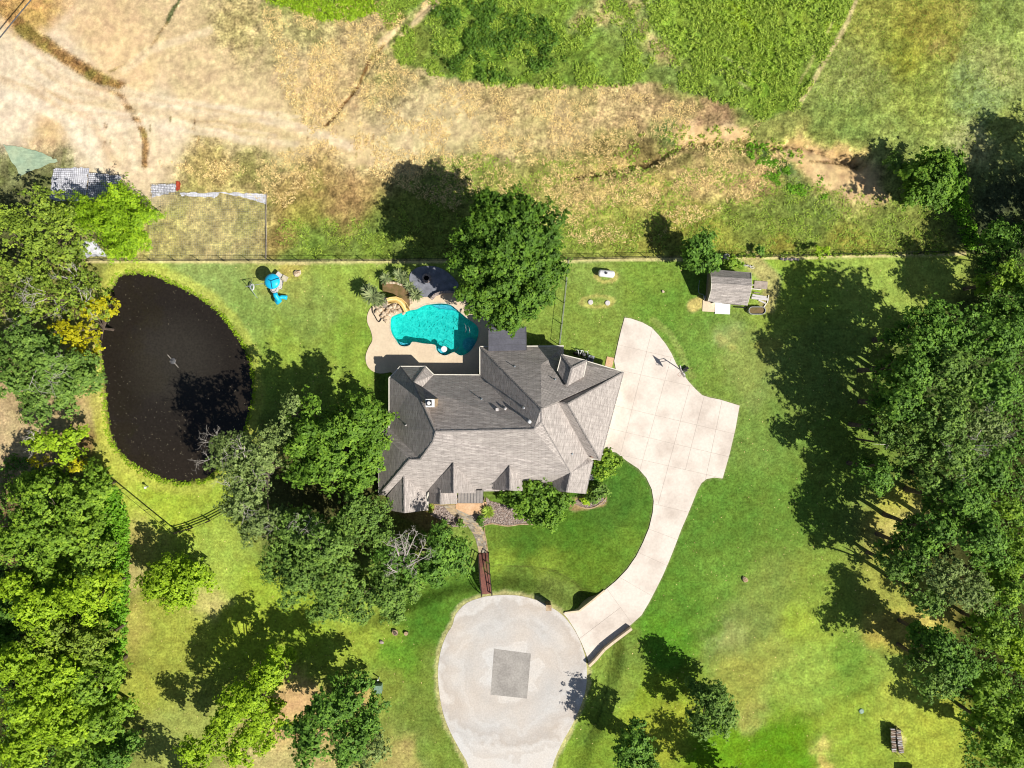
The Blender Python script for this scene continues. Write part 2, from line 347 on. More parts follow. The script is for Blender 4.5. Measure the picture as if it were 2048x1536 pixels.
ROAD = smooth_poly([(970,1193),(1000,1190),(1035,1191),(1070,1199),(1098,1212),(1126,1231),(1150,1262),(1165,1295),(1173,1330),(1172,1375),(1160,1415),(1143,1452),(1122,1490),(1104,1536),(1097,1600)], closed=False, sub=3) + [(1092,1720), (958,1720)] + smooth_poly([(952,1620),(938,1536),(920,1500),(900,1462),(886,1425),(878,1380),(876,1340),(882,1300),(893,1270),(905,1250),(912,1228),(935,1205),(970,1193)], closed=False, sub=3)[:-1]
FENCE = [(160,521),(400,522),(600,523),(900,521),(1137,519.5),(1250,517),(1600,513),(1930,505)]
SWALE = [(600,1290),(680,1255),(740,1225),(830,1188),(900,1163),(970,1150),(1040,1148),(1095,1160),(1140,1182),(1180,1212),(1212,1262),(1224,1300),(1214,1352),(1200,1400),(1180,1450),(1158,1500),(1140,1560),(1136,1750)]
GULLY = [(1150,352),(1180,345),(1240,335),(1300,322),(1350,296),(1400,280),(1460,283),(1530,290),(1600,285),(1650,300),(1720,330)]
BUILD_PAD = [(770,690),(1250,690),(1240,1030),(770,1030)]
DECK = smooth_poly([(740,618),(735,630),(735,645),(742,662),(745,680),(738,694),(732,710),(733,727),(742,740),(760,747),(782,744)], closed=False, sub=3) + [(790,752),(955,752),(965,712),(988,712),(988,640),(975,600),(952,588),(925,580),(890,585),(868,588),(845,595),(822,600),(800,604),(786,596),(768,594),(755,604)]

# ================================================================== GROUND SHEET
def axis(lo, hi, step, far):
    a = list(np.arange(lo, hi + 1e-6, step)); g = step; x = hi; up = []
    while x < far: g *= 1.5; x += g; up.append(x)
    g = step; x = lo; dn = []
    while x > -far: g *= 1.5; x -= g; dn.append(x)
    return np.array(dn[::-1] + a + up)
ax = axis(-84, 84, 0.25, 3000); ay = axis(-64, 64, 0.25, 3000)
GX, GY = np.meshgrid(ax, ay); PX = 1024 + GX * 15; PY = 768 - GY * 15
def terrain(PX, PY):
    z = np.zeros(PX.shape)
    wild = sstep(-(PY - 500), 0, 60)
    z += wild * ((fbm(PX, PY, 130, 4, 5) - .5) * 0.5 + (fbm(PX, PY, 22, 2, 8) - .5) * 0.14)
    z -= (1 - sstep(sd_poly(PX, PY, POND), -26, 15)) * 1.25
    d = sdist(PX, PY, SWALE); deep = 1.0 + 0.75 * np.exp(-((PX - 1170) ** 2 + (PY - 1215) ** 2) / 45.0 ** 2)
    deep = deep * (1 - 0.5 * sstep(PY, 1330, 1400)) * sstep(PX, 640, 800)
    z -= deep * (1 - sstep(d, 4, 34))
    gq_ = sdist(PX + (fbm(PX, PY, 12, 3, 71) - .5) * 16, PY + (fbm(PX, PY, 12, 3, 72) - .5) * 16, GULLY)
    z -= (0.62 * (1 - sstep(gq_, 1, 12)) + .55 * (1 - sstep(gq_, 6, 34))) * wild
    z -= 0.25 * (1 - sstep(sdist(PX, PY, [(870,0),(800,60),(760,95),(720,170),(650,250)]), 0, 6))
    z = np.where(sd_poly(PX, PY, POOL) < 5, -2.4, z)
    # a gentle made-up bank: lawn falls from the house to the swale
    for poly, m in ((DRIVE, 6), (ROAD, 4)):
        sd = sd_poly(PX, PY, poly); z = np.where(sd < -m, np.minimum(z, -0.02), z)
    return z
GZ = terrain(PX, PY)
def zat(px, py): return float(terrain(np.array([[float(px)]]), np.array([[float(py)]]))[0, 0])
def G(px, py):   # point on the ground seen at pixel (close enough near z = 0)
    z = zat(px, py); return W(px, py, z)
wx = PX + (fbm(PX, PY, 60, 4, 1) - .5) * 55 + (fbm(PX, PY, 9, 2, 31) - .5) * 14
wy = PY + (fbm(PX, PY, 60, 4, 2) - .5) * 55 + (fbm(PX, PY, 9, 2, 32) - .5) * 14
def blend(sp):
    num = np.zeros(PX.shape + (3,)); den = np.zeros(PX.shape)
    for x, y, r, c in sp:
        wgt = 1 / (1 + ((wx - x) ** 2 + (wy - y) ** 2) / (r * r)) ** 3.2 + 1e-12
        num += wgt[..., None] * np.array(S(*c)); den += wgt
    return num / den[..., None]
NORTH = [(60,150,80,(230,212,186)),(30,230,60,(233,215,192)),(90,262,40,(216,184,138)),(180,260,60,(233,215,190)),(250,130,60,(224,196,154)),(350,60,70,(214,190,150)),(220,60,45,(217,188,148)),(60,25,40,(200,160,100)),(400,150,70,(216,192,152)),(330,230,55,(234,216,188)),(250,330,60,(230,208,176)),(480,230,70,(222,200,160)),(560,120,80,(205,184,142)),(480,60,50,(180,166,112)),(600,60,50,(168,164,106)),(640,200,80,(202,176,130)),(560,270,80,(222,201,158)),(420,330,50,(176,158,100)),(500,335,50,(160,146,92)),(620,350,60,(160,136,84)),(700,280,50,(224,200,156)),(780,185,55,(168,154,106)),(800,260,70,(214,195,154)),(900,255,60,(215,195,152)),(1000,200,50,(186,165,118)),(1000,285,60,(205,185,138)),(1100,250,60,(200,178,132)),(1200,200,60,(192,170,124)),(1300,220,60,(184,160,118)),(1420,215,50,(178,146,112)),(920,345,45,(118,134,58)),(1000,335,40,(130,138,60)),(1080,350,45,(140,140,76)),(1220,310,35,(140,128,76)),(1290,295,30,(112,100,62)),(1250,350,40,(178,158,104)),(1180,400,50,(192,172,112)),(1300,400,60,(180,164,98)),(1250,450,50,(150,155,72)),(1400,345,50,(186,166,112)),(1460,320,40,(186,166,112)),(1500,375,45,(186,158,112)),(1545,310,22,(84,122,46)),(1570,335,22,(76,118,44)),(1610,365,22,(80,120,46)),(1480,430,45,(122,142,56)),(1560,410,40,(110,136,50)),(1640,430,60,(114,140,54)),(1750,440,60,(128,148,62)),(1850,470,50,(146,152,74)),(1700,485,50,(152,150,70)),(1560,480,30,(140,134,62)),(1400,470,50,(152,154,68)),(1330,480,40,(150,150,70)),(690,400,60,(165,136,92)),(600,420,50,(150,148,72)),(640,485,60,(108,144,48)),(760,490,60,(110,142,48)),(850,430,60,(128,140,56)),(1150,460,50,(132,150,60)),(420,450,60,(196,182,124)),(350,480,50,(186,176,108)),(480,430,50,(190,178,116)),(565,400,35,(160,134,84)),(560,470,30,(150,130,80)),(1640,345,38,(228,194,146)),(1720,375,45,(226,192,146)),(1600,300,26,(226,190,134)),(1690,325,26,(222,184,130)),(1380,268,18,(230,202,160)),(1450,262,20,(232,206,166)),(1330,265,24,(90,130,46)),(60,380,80,(120,124,80)),(20,480,80,(96,100,60)),(170,480,60,(176,164,120)),
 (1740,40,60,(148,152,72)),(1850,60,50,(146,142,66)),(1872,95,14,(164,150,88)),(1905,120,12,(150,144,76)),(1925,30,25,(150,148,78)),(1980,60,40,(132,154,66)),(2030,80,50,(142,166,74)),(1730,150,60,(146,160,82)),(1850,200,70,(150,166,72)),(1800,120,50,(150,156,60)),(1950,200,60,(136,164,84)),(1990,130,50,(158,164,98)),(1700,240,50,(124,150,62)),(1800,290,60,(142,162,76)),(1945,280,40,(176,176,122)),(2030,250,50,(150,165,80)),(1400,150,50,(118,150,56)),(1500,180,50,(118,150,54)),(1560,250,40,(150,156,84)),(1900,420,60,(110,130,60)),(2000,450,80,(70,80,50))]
WEED = [(900,60,70,(104,148,44)),(960,90,60,(92,136,40)),(1000,30,60,(110,152,46)),(1100,60,60,(116,156,50)),(1100,130,60,(106,148,44)),(850,90,40,(132,150,58)),(800,60,35,(150,150,72)),(1200,120,60,(114,154,54)),(1250,60,40,(128,156,66)),(1205,35,16,(206,182,134)),(1240,42,14,(214,190,142)),(1285,52,14,(206,180,136)),(1310,78,16,(204,178,136)),(1335,100,16,(200,172,130)),(1340,120,14,(196,170,128)),(1150,40,20,(190,172,120)),(1265,10,16,(170,160,110)),(1400,60,60,(122,166,48)),(1500,50,60,(132,172,40)),(1500,130,60,(112,160,42)),(1600,60,60,(128,166,46)),(1600,140,50,(106,144,46)),(1450,190,50,(114,148,54)),(1360,150,40,(120,146,62))]
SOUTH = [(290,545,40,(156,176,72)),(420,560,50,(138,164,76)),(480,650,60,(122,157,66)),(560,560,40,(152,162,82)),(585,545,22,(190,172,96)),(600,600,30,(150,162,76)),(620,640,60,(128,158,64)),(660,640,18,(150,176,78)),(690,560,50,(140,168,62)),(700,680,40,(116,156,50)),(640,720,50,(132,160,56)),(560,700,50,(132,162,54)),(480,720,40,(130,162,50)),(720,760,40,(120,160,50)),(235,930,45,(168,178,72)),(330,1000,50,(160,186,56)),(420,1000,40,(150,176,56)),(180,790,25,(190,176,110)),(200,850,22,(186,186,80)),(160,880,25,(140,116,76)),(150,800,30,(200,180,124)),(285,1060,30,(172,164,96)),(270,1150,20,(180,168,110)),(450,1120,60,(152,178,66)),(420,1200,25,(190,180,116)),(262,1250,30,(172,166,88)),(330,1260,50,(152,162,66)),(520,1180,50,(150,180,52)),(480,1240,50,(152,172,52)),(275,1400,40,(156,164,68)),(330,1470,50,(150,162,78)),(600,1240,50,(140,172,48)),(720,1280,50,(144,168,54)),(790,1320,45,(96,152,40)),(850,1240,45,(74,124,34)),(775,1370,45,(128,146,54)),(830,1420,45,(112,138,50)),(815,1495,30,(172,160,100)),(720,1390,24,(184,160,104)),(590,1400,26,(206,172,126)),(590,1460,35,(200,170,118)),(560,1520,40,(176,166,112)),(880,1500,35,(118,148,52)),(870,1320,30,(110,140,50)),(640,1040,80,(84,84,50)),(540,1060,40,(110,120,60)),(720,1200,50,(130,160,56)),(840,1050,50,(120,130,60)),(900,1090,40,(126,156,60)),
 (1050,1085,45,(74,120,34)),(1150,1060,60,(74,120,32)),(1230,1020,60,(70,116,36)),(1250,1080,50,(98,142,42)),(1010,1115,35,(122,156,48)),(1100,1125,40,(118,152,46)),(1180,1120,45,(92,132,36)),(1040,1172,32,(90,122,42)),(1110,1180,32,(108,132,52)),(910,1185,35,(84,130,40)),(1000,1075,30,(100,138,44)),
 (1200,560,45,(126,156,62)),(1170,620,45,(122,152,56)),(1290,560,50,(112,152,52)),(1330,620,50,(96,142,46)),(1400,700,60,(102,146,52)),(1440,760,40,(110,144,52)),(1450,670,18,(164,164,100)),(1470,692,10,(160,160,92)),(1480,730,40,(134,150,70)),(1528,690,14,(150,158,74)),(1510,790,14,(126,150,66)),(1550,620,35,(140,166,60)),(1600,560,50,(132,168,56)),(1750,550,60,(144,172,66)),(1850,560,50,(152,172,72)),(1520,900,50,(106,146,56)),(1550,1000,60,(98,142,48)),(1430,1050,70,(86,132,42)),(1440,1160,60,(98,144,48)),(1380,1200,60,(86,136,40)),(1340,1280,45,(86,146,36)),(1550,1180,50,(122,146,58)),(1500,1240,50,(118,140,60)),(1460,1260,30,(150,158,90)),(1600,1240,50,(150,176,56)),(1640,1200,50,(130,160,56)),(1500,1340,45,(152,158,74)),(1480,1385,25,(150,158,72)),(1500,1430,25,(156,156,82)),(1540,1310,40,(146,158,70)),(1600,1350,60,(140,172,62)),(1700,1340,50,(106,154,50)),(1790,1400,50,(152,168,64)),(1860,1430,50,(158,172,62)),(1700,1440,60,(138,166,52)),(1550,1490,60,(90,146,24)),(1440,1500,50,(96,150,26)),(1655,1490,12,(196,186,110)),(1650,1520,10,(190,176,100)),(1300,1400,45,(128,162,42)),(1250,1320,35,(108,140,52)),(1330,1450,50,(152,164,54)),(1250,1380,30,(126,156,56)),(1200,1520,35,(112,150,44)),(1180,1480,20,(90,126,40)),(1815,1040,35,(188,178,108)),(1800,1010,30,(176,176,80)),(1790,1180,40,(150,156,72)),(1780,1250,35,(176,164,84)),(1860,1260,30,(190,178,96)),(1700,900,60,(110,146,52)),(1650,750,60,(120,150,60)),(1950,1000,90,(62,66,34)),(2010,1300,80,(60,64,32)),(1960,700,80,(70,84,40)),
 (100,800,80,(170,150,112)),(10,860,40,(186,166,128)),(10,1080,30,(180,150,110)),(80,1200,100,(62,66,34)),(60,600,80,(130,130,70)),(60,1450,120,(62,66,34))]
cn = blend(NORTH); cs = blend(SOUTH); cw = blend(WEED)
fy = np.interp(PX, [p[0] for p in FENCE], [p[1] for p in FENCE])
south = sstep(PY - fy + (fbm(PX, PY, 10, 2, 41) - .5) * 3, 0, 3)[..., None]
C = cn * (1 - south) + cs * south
weedpoly = [(740,-300),(775,85),(800,128),(860,142),(930,162),(1020,170),(1120,171),(1220,169),(1300,163),(1350,170),(1420,196),(1480,215),(1520,240),(1600,212),(1660,100),(1712,0),(1800,-300)]
mw = (1 - sstep(sd_poly(PX + (fbm(PX, PY, 14, 3, 51) - .5) * 16, PY + (fbm(PX, PY, 14, 3, 52) - .5) * 16, weedpoly), -5, 5))[..., None]
mw *= 1 - (1 - sstep(sdist(PX, PY, [(870,0),(800,60),(760,95)]), 6, 16))[..., None] * .7
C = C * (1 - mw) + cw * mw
top = (1 - sstep(sd_poly(wx, wy, [(530,-200),(540,0),(600,25),(680,40),(740,28),(800,-20),(800,-200)]), -10, 12))[..., None]
C = C * (1 - top) + np.array(S(132, 158, 56)) * top
def stroke(pts, wd, soft, c, op, jit=8, js=14):
    global C
    qx = PX + (fbm(PX, PY, js, 3, 61) - .5) * jit; qy = PY + (fbm(PX, PY, js, 3, 62) - .5) * jit
    m = ((1 - sstep(sdist(qx, qy, pts), wd, wd + soft)) * op)[..., None]
    C = C * (1 - m) + np.array(S(*c)) * m
stroke([(0,10),(30,40),(62,72),(100,95),(135,118),(180,148),(215,165),(240,176)], 9, 10, (170,134,84), .9)
stroke([(40,50),(100,98),(150,128),(200,160),(240,178)], 5, 7, (140,106,62), .75)
stroke([(236,178),(250,205),(270,232),(286,262),(292,290),(290,330)], 4, 5, (158,122,72), .9, 5)
stroke([(250,182),(300,200),(380,212),(470,222),(540,240),(620,262),(700,292)], 5, 10, (238,220,192), .6)
stroke([(60,180),(140,210),(190,250),(230,330)], 3, 10, (208,178,140), .45)
stroke([(870,0),(815,50),(768,85)], 7, 8, (222,198,156), .85)
stroke([(766,90),(740,120),(722,160),(705,188),(690,205),(668,235),(650,252)], 1.2, 3.5, (120,84,50), .9, 6)
stroke([(840,15),(800,60),(780,86)], 2, 5, (112,130,56), .8)
stroke([(358,0),(342,25),(334,45)], 2, 4, (76,96,48), .9)
stroke([(334,45),(310,85),(270,125),(220,142)], 1, 4, (176,146,100), .6)
stroke([(1712,0),(1690,55),(1650,120),(1625,165),(1600,205)], 2.5, 4, (212,194,146), .85, 4)
stroke([(1680,8),(1668,40),(1645,80),(1600,165)], 1.2, 3, (190,180,120), .6, 6)
stroke([(1378,75),(1420,100),(1470,125),(1500,150)], 1, 3, (180,170,120), .5, 6)
stroke([(1440,140),(1500,178)], 1, 3, (190,176,128), .5, 6)
for pts_, wd_, c_ in (([(1345,268),(1400,268),(1450,264),(1490,272)], 7, (226,194,144)), ([(1560,300),(1620,308),(1680,330),(1730,368)], 16, (228,194,146)), ([(1640,345),(1700,385),(1760,395)], 12, (222,192,146)), ([(1500,285),(1560,290)], 5, (206,176,124))): stroke(pts_, wd_, 8, c_, .85, 22, 20)
for k in range(16):
    o_ = rng.uniform(-60, 60); q_ = rng.uniform(-10, 10); stroke([(rng.uniform(-20, 80), 150 + o_), (150, 205 + o_ * .8 + q_), (330, 232 + o_ * .5), (rng.uniform(450, 620), 262 + o_ * .5 + q_)], rng.uniform(.6, 2.5), rng.uniform(3, 7), ((244,228,204), (206,176,134))[k % 2], .3, 10, 40)
stroke([(250,140),(300,100),(420,60)], 4, 8, (240,222,192), .4); stroke([(0,190),(60,200),(130,240),(180,300),(200,340)], 7, 10, (244,230,208), .5); stroke([(250,260),(262,300),(270,340)], 3, 6, (240,222,196), .5)
stroke([(1150,356),(1185,345),(1240,338),(1300,325)], 2.5, 4, (84,68,42), .8, 12); stroke([(1150,352),(1148,390)], 2, 4, (100,84,50), .6, 12)
stroke(GULLY[3:], 1.2, 4, (112,90,58), .5, 16)
stroke([(1400,285),(1440,288),(1480,280),(1530,290)], 1.2, 3, (90,70,44), .7, 6)
stroke([(1620,322),(1680,326),(1720,332)], 1, 3, (110,84,50), .7, 8)
stroke([(1320,262),(1350,280)], 6, 8, (86,126,42), .7)
stroke([(p[0], p[1] + 1.5) for p in FENCE], 2.2, 3, (216,202,150), .8, 3)
stroke([(1140,510),(1930,498)], 3, 6, (140,150,66), .5)
for k in range(26):   # shrinkage cracks and seams in the bare slope
    x = rng.uniform(200, 760); y = rng.uniform(205, 330); l = rng.uniform(6, 18); a = rng.uniform(1.2, 1.9)
    stroke([(x, y), (x + l * math.cos(a), y + l * math.sin(a))], .4, 1.8, (150, 112, 70), .55, 5)
stroke([(1560,400),(1540,300)], 1, 1, (84,122,44), 0)
# mow strip beside the driveway turn-out and worn rings in the yard
stroke([(1306,640),(1340,668),(1362,705),(1372,735),(1386,752)], 5, 3, (150,164,76), .55, 3)
stroke([(1322,640),(1352,665),(1374,705),(1382,735),(1390,758)], .5, 1.8, (70,104,34), .6, 2)
for (x, y, rx, ry, c, o) in ((1212,553,24,13,(186,172,108),.8),(1195,603,36,14,(182,172,104),.75),(1193,602,26,9,(150,160,80),.6)):
    q = np.hypot((PX - x) / rx, (PY - y) / ry) + (fbm(PX, PY, 8, 3, 77) - .5) * .35
    m = ((1 - sstep(np.abs(q - .8), .12, .34)) * o)[..., None]; C = C * (1 - m) + np.array(S(*c)) * m
ring = sd_poly(PX, PY, POND)
m = ((1 - sstep(np.abs(ring - 12 + (fbm(PX, PY, 18, 3, 79) - .5) * 12), 6, 20)) * .55)[..., None]; C = C * (1 - m) + np.array(S(182, 184, 84)) * m
m = ((1 - sstep(ring, -2, 5)))[..., None]; C = C * (1 - m) + np.array((0.05, 0.045, 0.02)) * m
for poly, wd, c, o in ((ROAD, 7, (196,184,136), .7), (DRIVE, 2.5, (150,140,96), .3)):
    q = sd_poly(PX, PY, poly) + (fbm(PX, PY, 12, 3, 83) - .5) * wd * 1.5
    m = ((1 - sstep(np.abs(q), wd * .5, wd * 1.5)) * o)[..., None]; C = C * (1 - m) + np.array(S(*c)) * m
stroke([(980,1133),(1060,1136),(1110,1142),(1150,1168),(1166,1186)], .6, 2, (90,96,40), .7, 4)
stroke([(1232,1290),(1222,1330),(1216,1380),(1198,1440),(1170,1490)], .6, 2.2, (60,90,30), .7, 6)
stroke([(880,1000),(905,1010),(925,1035)], 14, 6, (196,170,130), .7)
stroke([(1200,1000),(1150,1010)], 10, 6, (176,146,110), .8)
stroke([(800,1000),(870,1040)], 20, 14, (150,126,90), .7)
stroke([(1500,520),(1545,560),(1535,610)], 12, 10, (178,160,116), .7); stroke([(1400,605),(1385,612)], 8, 8, (206,176,120), .7)
stroke([(1790,1455),(1808,1480),(1800,1505)], 3, 4, (200,190,130), .6)
stroke([(758,740),(755,800),(760,860)], 8, 10, (70,96,40), .5)
# mowing bands and dry streaks
band = np.sin((PX * .42 + PY * .9) / 7.5) * .5 + .5; bm = (sstep(PX, 1180, 1400) * sstep(PY, 980, 1250))
band2 = np.sin(PX / 7.0 + PY / 60) * .5 + .5; bm2 = sstep(560 - np.abs(PX - 580) * 3, 0, 200) * sstep(PY, 520, 600) * (1 - sstep(PY, 760, 860))
C *= (1 + south[..., 0] * (.17 * (band - .5) * bm + .14 * (band2 - .5) * bm2))[..., None]
big = fbm(PX, PY, 90, 5, 91); med = fbm(PX, PY, 14, 3, 92); fine = vnoise(PX, PY, 4.2, 93)
gr = 1 - south[..., 0] * .45
bare = np.clip((C[..., 0] - 0.40) / .16, 0, 1)
C *= (1 + (big - .5) * .35 * (1 - .6 * bare) + (med - .5) * (.75 * gr * gr + .12) * (1 - .6 * bare) + (fine - .5) * .3 * gr * (1 - .6 * bare))[..., None]
streak = fbm(PX * 1.0, PY * .28, 9, 3, 95); dry = np.clip((C[..., 0] - .2) / .2, 0, 1) * (1 - south[..., 0]) * (1 - bare)
C *= (1 + (streak - .5) * .5 * dry)[..., None]
green_patch = sstep(fbm(PX, PY, 45, 4, 97), .52, .66) * (1 - south[..., 0]) * (1 - bare) * .35
C = C * (1 - green_patch[..., None]) + np.array(S(122, 138, 60)) * green_patch[..., None]
lum = C @ np.array([.3, .6, .1]); gq = np.clip((C[..., 1] / (C[..., 0] + 1e-3) - 1) * 2.2, 0, 1); gr_ = np.clip((C[..., 1] / (C[..., 0] + 1e-3) - 1.45) / .5, 0, 1); C = C * (1 + np.stack([.02 * gq + .16 * gr_, -.07 * gq, .30 * gq], -1)); C = C * (1 + (1 - gq)[..., None] * np.array([.03, .02, -.05]))
gritty = fbm(PX, PY, 7, 2, 141) - .5; C *= (1 + gritty * (.9 * (1 - south[..., 0]) * (1 - .9 * bare) + .28 * (1 - .7 * bare)))[..., None]
C *= (1 + .13 * south)
C = np.clip(C, 0.01, .8)
grain = np.clip(.35 + .65 * gr, 0, 1) * (1 - .82 * bare)
me = bpy.data.meshes.new('ground'); ny, nx = GX.shape
me.vertices.add(nx * ny); me.vertices.foreach_set('co', np.stack([GX, GY, GZ], -1).reshape(-1).astype(np.float32))
ii = (np.arange(ny - 1)[:, None] * nx + np.arange(nx - 1)[None]).reshape(-1)
quads = np.stack([ii, ii + 1, ii + nx + 1, ii + nx], -1).astype(np.int32)
def fill_quads(me, quads, smooth=False):
    n = len(quads); me.loops.add(4 * n); me.loops.foreach_set('vertex_index', quads.reshape(-1)); me.polygons.add(n)
    me.polygons.foreach_set('loop_start', np.arange(0, 4 * n, 4, dtype=np.int32))
    me.update(calc_edges=True)
    if smooth: me.polygons.foreach_set('use_smooth', np.ones(n, dtype=bool))
fill_quads(me, quads, True)
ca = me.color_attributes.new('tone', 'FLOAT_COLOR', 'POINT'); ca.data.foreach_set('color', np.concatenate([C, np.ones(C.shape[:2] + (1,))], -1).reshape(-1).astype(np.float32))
ga = me.attributes.new('grain', 'FLOAT', 'POINT'); ga.data.foreach_set('value', grain.reshape(-1).astype(np.float32))
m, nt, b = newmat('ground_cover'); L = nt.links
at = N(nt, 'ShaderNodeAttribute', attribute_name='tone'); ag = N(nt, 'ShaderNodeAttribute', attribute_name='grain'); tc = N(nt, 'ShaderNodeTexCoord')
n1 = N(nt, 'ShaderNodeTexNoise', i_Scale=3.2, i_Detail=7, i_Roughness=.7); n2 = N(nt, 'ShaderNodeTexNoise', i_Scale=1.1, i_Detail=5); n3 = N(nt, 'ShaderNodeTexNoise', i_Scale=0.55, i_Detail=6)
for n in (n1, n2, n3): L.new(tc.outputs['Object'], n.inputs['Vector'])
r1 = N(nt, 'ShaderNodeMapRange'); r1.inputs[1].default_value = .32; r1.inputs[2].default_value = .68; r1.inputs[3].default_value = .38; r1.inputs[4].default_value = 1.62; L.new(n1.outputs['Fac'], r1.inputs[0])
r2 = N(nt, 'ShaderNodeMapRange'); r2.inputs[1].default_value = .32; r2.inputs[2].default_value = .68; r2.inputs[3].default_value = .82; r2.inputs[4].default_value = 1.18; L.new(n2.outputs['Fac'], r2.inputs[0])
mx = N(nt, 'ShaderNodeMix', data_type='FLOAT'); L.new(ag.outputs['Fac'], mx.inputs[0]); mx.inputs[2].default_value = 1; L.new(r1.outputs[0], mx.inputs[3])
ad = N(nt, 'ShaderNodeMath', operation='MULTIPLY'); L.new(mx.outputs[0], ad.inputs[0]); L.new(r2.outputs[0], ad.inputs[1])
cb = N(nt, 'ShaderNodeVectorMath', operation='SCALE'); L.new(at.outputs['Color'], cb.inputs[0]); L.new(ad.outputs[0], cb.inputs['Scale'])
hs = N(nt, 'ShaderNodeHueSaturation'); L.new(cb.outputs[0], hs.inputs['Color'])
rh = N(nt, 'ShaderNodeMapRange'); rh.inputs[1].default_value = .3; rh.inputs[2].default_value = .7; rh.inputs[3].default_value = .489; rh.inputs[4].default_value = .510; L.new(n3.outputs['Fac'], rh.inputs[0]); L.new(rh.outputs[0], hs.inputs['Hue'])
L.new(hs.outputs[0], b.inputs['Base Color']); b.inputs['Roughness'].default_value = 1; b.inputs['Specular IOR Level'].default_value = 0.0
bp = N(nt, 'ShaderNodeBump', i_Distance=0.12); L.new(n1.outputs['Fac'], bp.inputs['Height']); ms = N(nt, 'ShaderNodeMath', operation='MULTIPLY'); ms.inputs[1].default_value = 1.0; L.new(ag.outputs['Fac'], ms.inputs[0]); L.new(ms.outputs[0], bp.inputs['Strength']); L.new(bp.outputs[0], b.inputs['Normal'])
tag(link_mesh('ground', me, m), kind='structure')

# ------------------------------------------------------------------ leaf cards
def leaf_mesh(name, P, Nn, Ln, Wd, tint, mat, parent=None):
    n = len(P); r = rng.normal(size=(n, 3)); Nn = Nn / (np.linalg.norm(Nn, axis=1, keepdims=True) + 1e-9)
    a = r - Nn * (r * Nn).sum(1, keepdims=True); a /= np.linalg.norm(a, axis=1, keepdims=True) + 1e-9; bb = np.cross(Nn, a)
    Ln = np.broadcast_to(Ln, (n,))[:, None]; Wd = np.broadcast_to(Wd, (n,))[:, None]
    V = np.stack([P - a * Ln / 2, P + bb * Wd / 2, P + a * Ln / 2, P - bb * Wd / 2], 1).reshape(-1, 3)
    me = bpy.data.meshes.new(name); me.vertices.add(4 * n); me.vertices.foreach_set('co', V.reshape(-1).astype(np.float32))
    fill_quads(me, np.arange(4 * n, dtype=np.int32).reshape(-1, 4))
    t = me.attributes.new('tint', 'FLOAT', 'FACE'); t.data.foreach_set('value', np.clip(tint, 0, 1).astype(np.float32))
    return link_mesh(name, me, mat, parent)
def blade_mesh(name, base, tip, wd, tint, mat, parent=None):
    d = tip - base; s = np.cross(d, np.array([0, 0, 1.0])); s /= np.linalg.norm(s, axis=1, keepdims=True) + 1e-9; n = len(base)
    mid = base + d * .45 + np.array([0, 0, 1]) * (np.linalg.norm(d, axis=1, keepdims=True) * .12)
    V = np.stack([base, mid - s * wd[:, None] / 2, tip, mid + s * wd[:, None] / 2], 1).reshape(-1, 3)
    me = bpy.data.meshes.new(name); me.vertices.add(4 * n); me.vertices.foreach_set('co', V.reshape(-1).astype(np.float32))
    fill_quads(me, np.arange(4 * n, dtype=np.int32).reshape(-1, 4))
    t = me.attributes.new('tint', 'FLOAT', 'FACE'); t.data.foreach_set('value', np.clip(tint, 0, 1).astype(np.float32))
    return link_mesh(name, me, mat, parent)

# ================================================================== PAVED SURFACES
bed = inset(wp(DRIVE), 0.04)
drive = MB().prism(bed, -0.55, 0.075).build('driveway', M['joint']); tag(drive, kind='structure')
pieces = [wp(DRIVE)]
cuts = [((1225,687),(1360,719)),((1215,735),(1395,775)),((1190,802),(1500,875)),((1190,850),(1490,921)),((1225,906),(1470,962)),
        ((1290,1003),(1400,1030)),((1282,1052),(1370,1085)),((1262,1098),(1345,1136)),((1225,1146),(1315,1198)),((1210,1172),(1272,1258)),((1140,1291),(1248,1209)),
        ((1309,640),(1240,912)),((1349,690),(1270,975)),((1385,750),(1310,1030)),((1411,780),(1360,980)),((1448,780),(1405,985)),((1325,955),(1318,1030))]
for a, b2 in cuts:
    a, b2 = wp([a, b2]); new = []
    for p in pieces:
        r = split(p, a, b2); new += r if r else [p]
    pieces = new
for p in pieces:
    q = inset(p, 0.013)
    MB().prism(q, 0.02, 0.095).build('slab', M['driveway'], drive)
road = MB().prism(wp(ROAD), -0.4, 0.035).build('cul_de_sac_road', M['road']); tag(road, kind='structure')
MB().prism(wp([(988,1297),(1062,1307),(1054,1397),(981,1389)]), -0.1, 0.042).build('asphalt_patch', M['patch'], road)
# pool deck with a hole for the pool
def ring_cap(outer, hole, z, depth, name, mat, parent=None):
    if area(outer) < 0: outer = outer[::-1]
    if area(hole) > 0: hole = hole[::-1]
    tri = tessellate_polygon([[Vector((x, y, 0)) for x, y in outer], [Vector((x, y, 0)) for x, y in hole]])
    mb = MB(); mb.v = [(x, y, z) for x, y in outer + hole]; n = len(mb.v); n1 = len(outer)
    for t in tri:
        a, b, c = (Vector(mb.v[i]) for i in t)
        mb.f.append(tuple(t) if (b - a).cross(c - a).z > 0 else tuple(t)[::-1])
    mb.v += [(x, y, z - depth) for x, y, _ in mb.v[:n]]
    for rng_ in (range(n1), range(n1, n)):
        l = list(rng_)
        for k, i in enumerate(l):
            j = l[(k + 1) % len(l)]; mb.f.append((i, i + n, j + n, j))
    return mb.build(name, mat, parent)
deck = ring_cap(wp(DECK), wp(POOL), 0.10, 0.5, 'pool_deck', M['deck']); tag(deck, kind='structure')
FP = smooth_poly([z2(*p) for p in [(642,800),(655,750),(700,712),(760,698),(850,700),(925,730),(1000,790),(1040,850),(1000,905),(930,912),(850,925),(790,945),(740,940),(690,905),(655,850)]], sub=3)
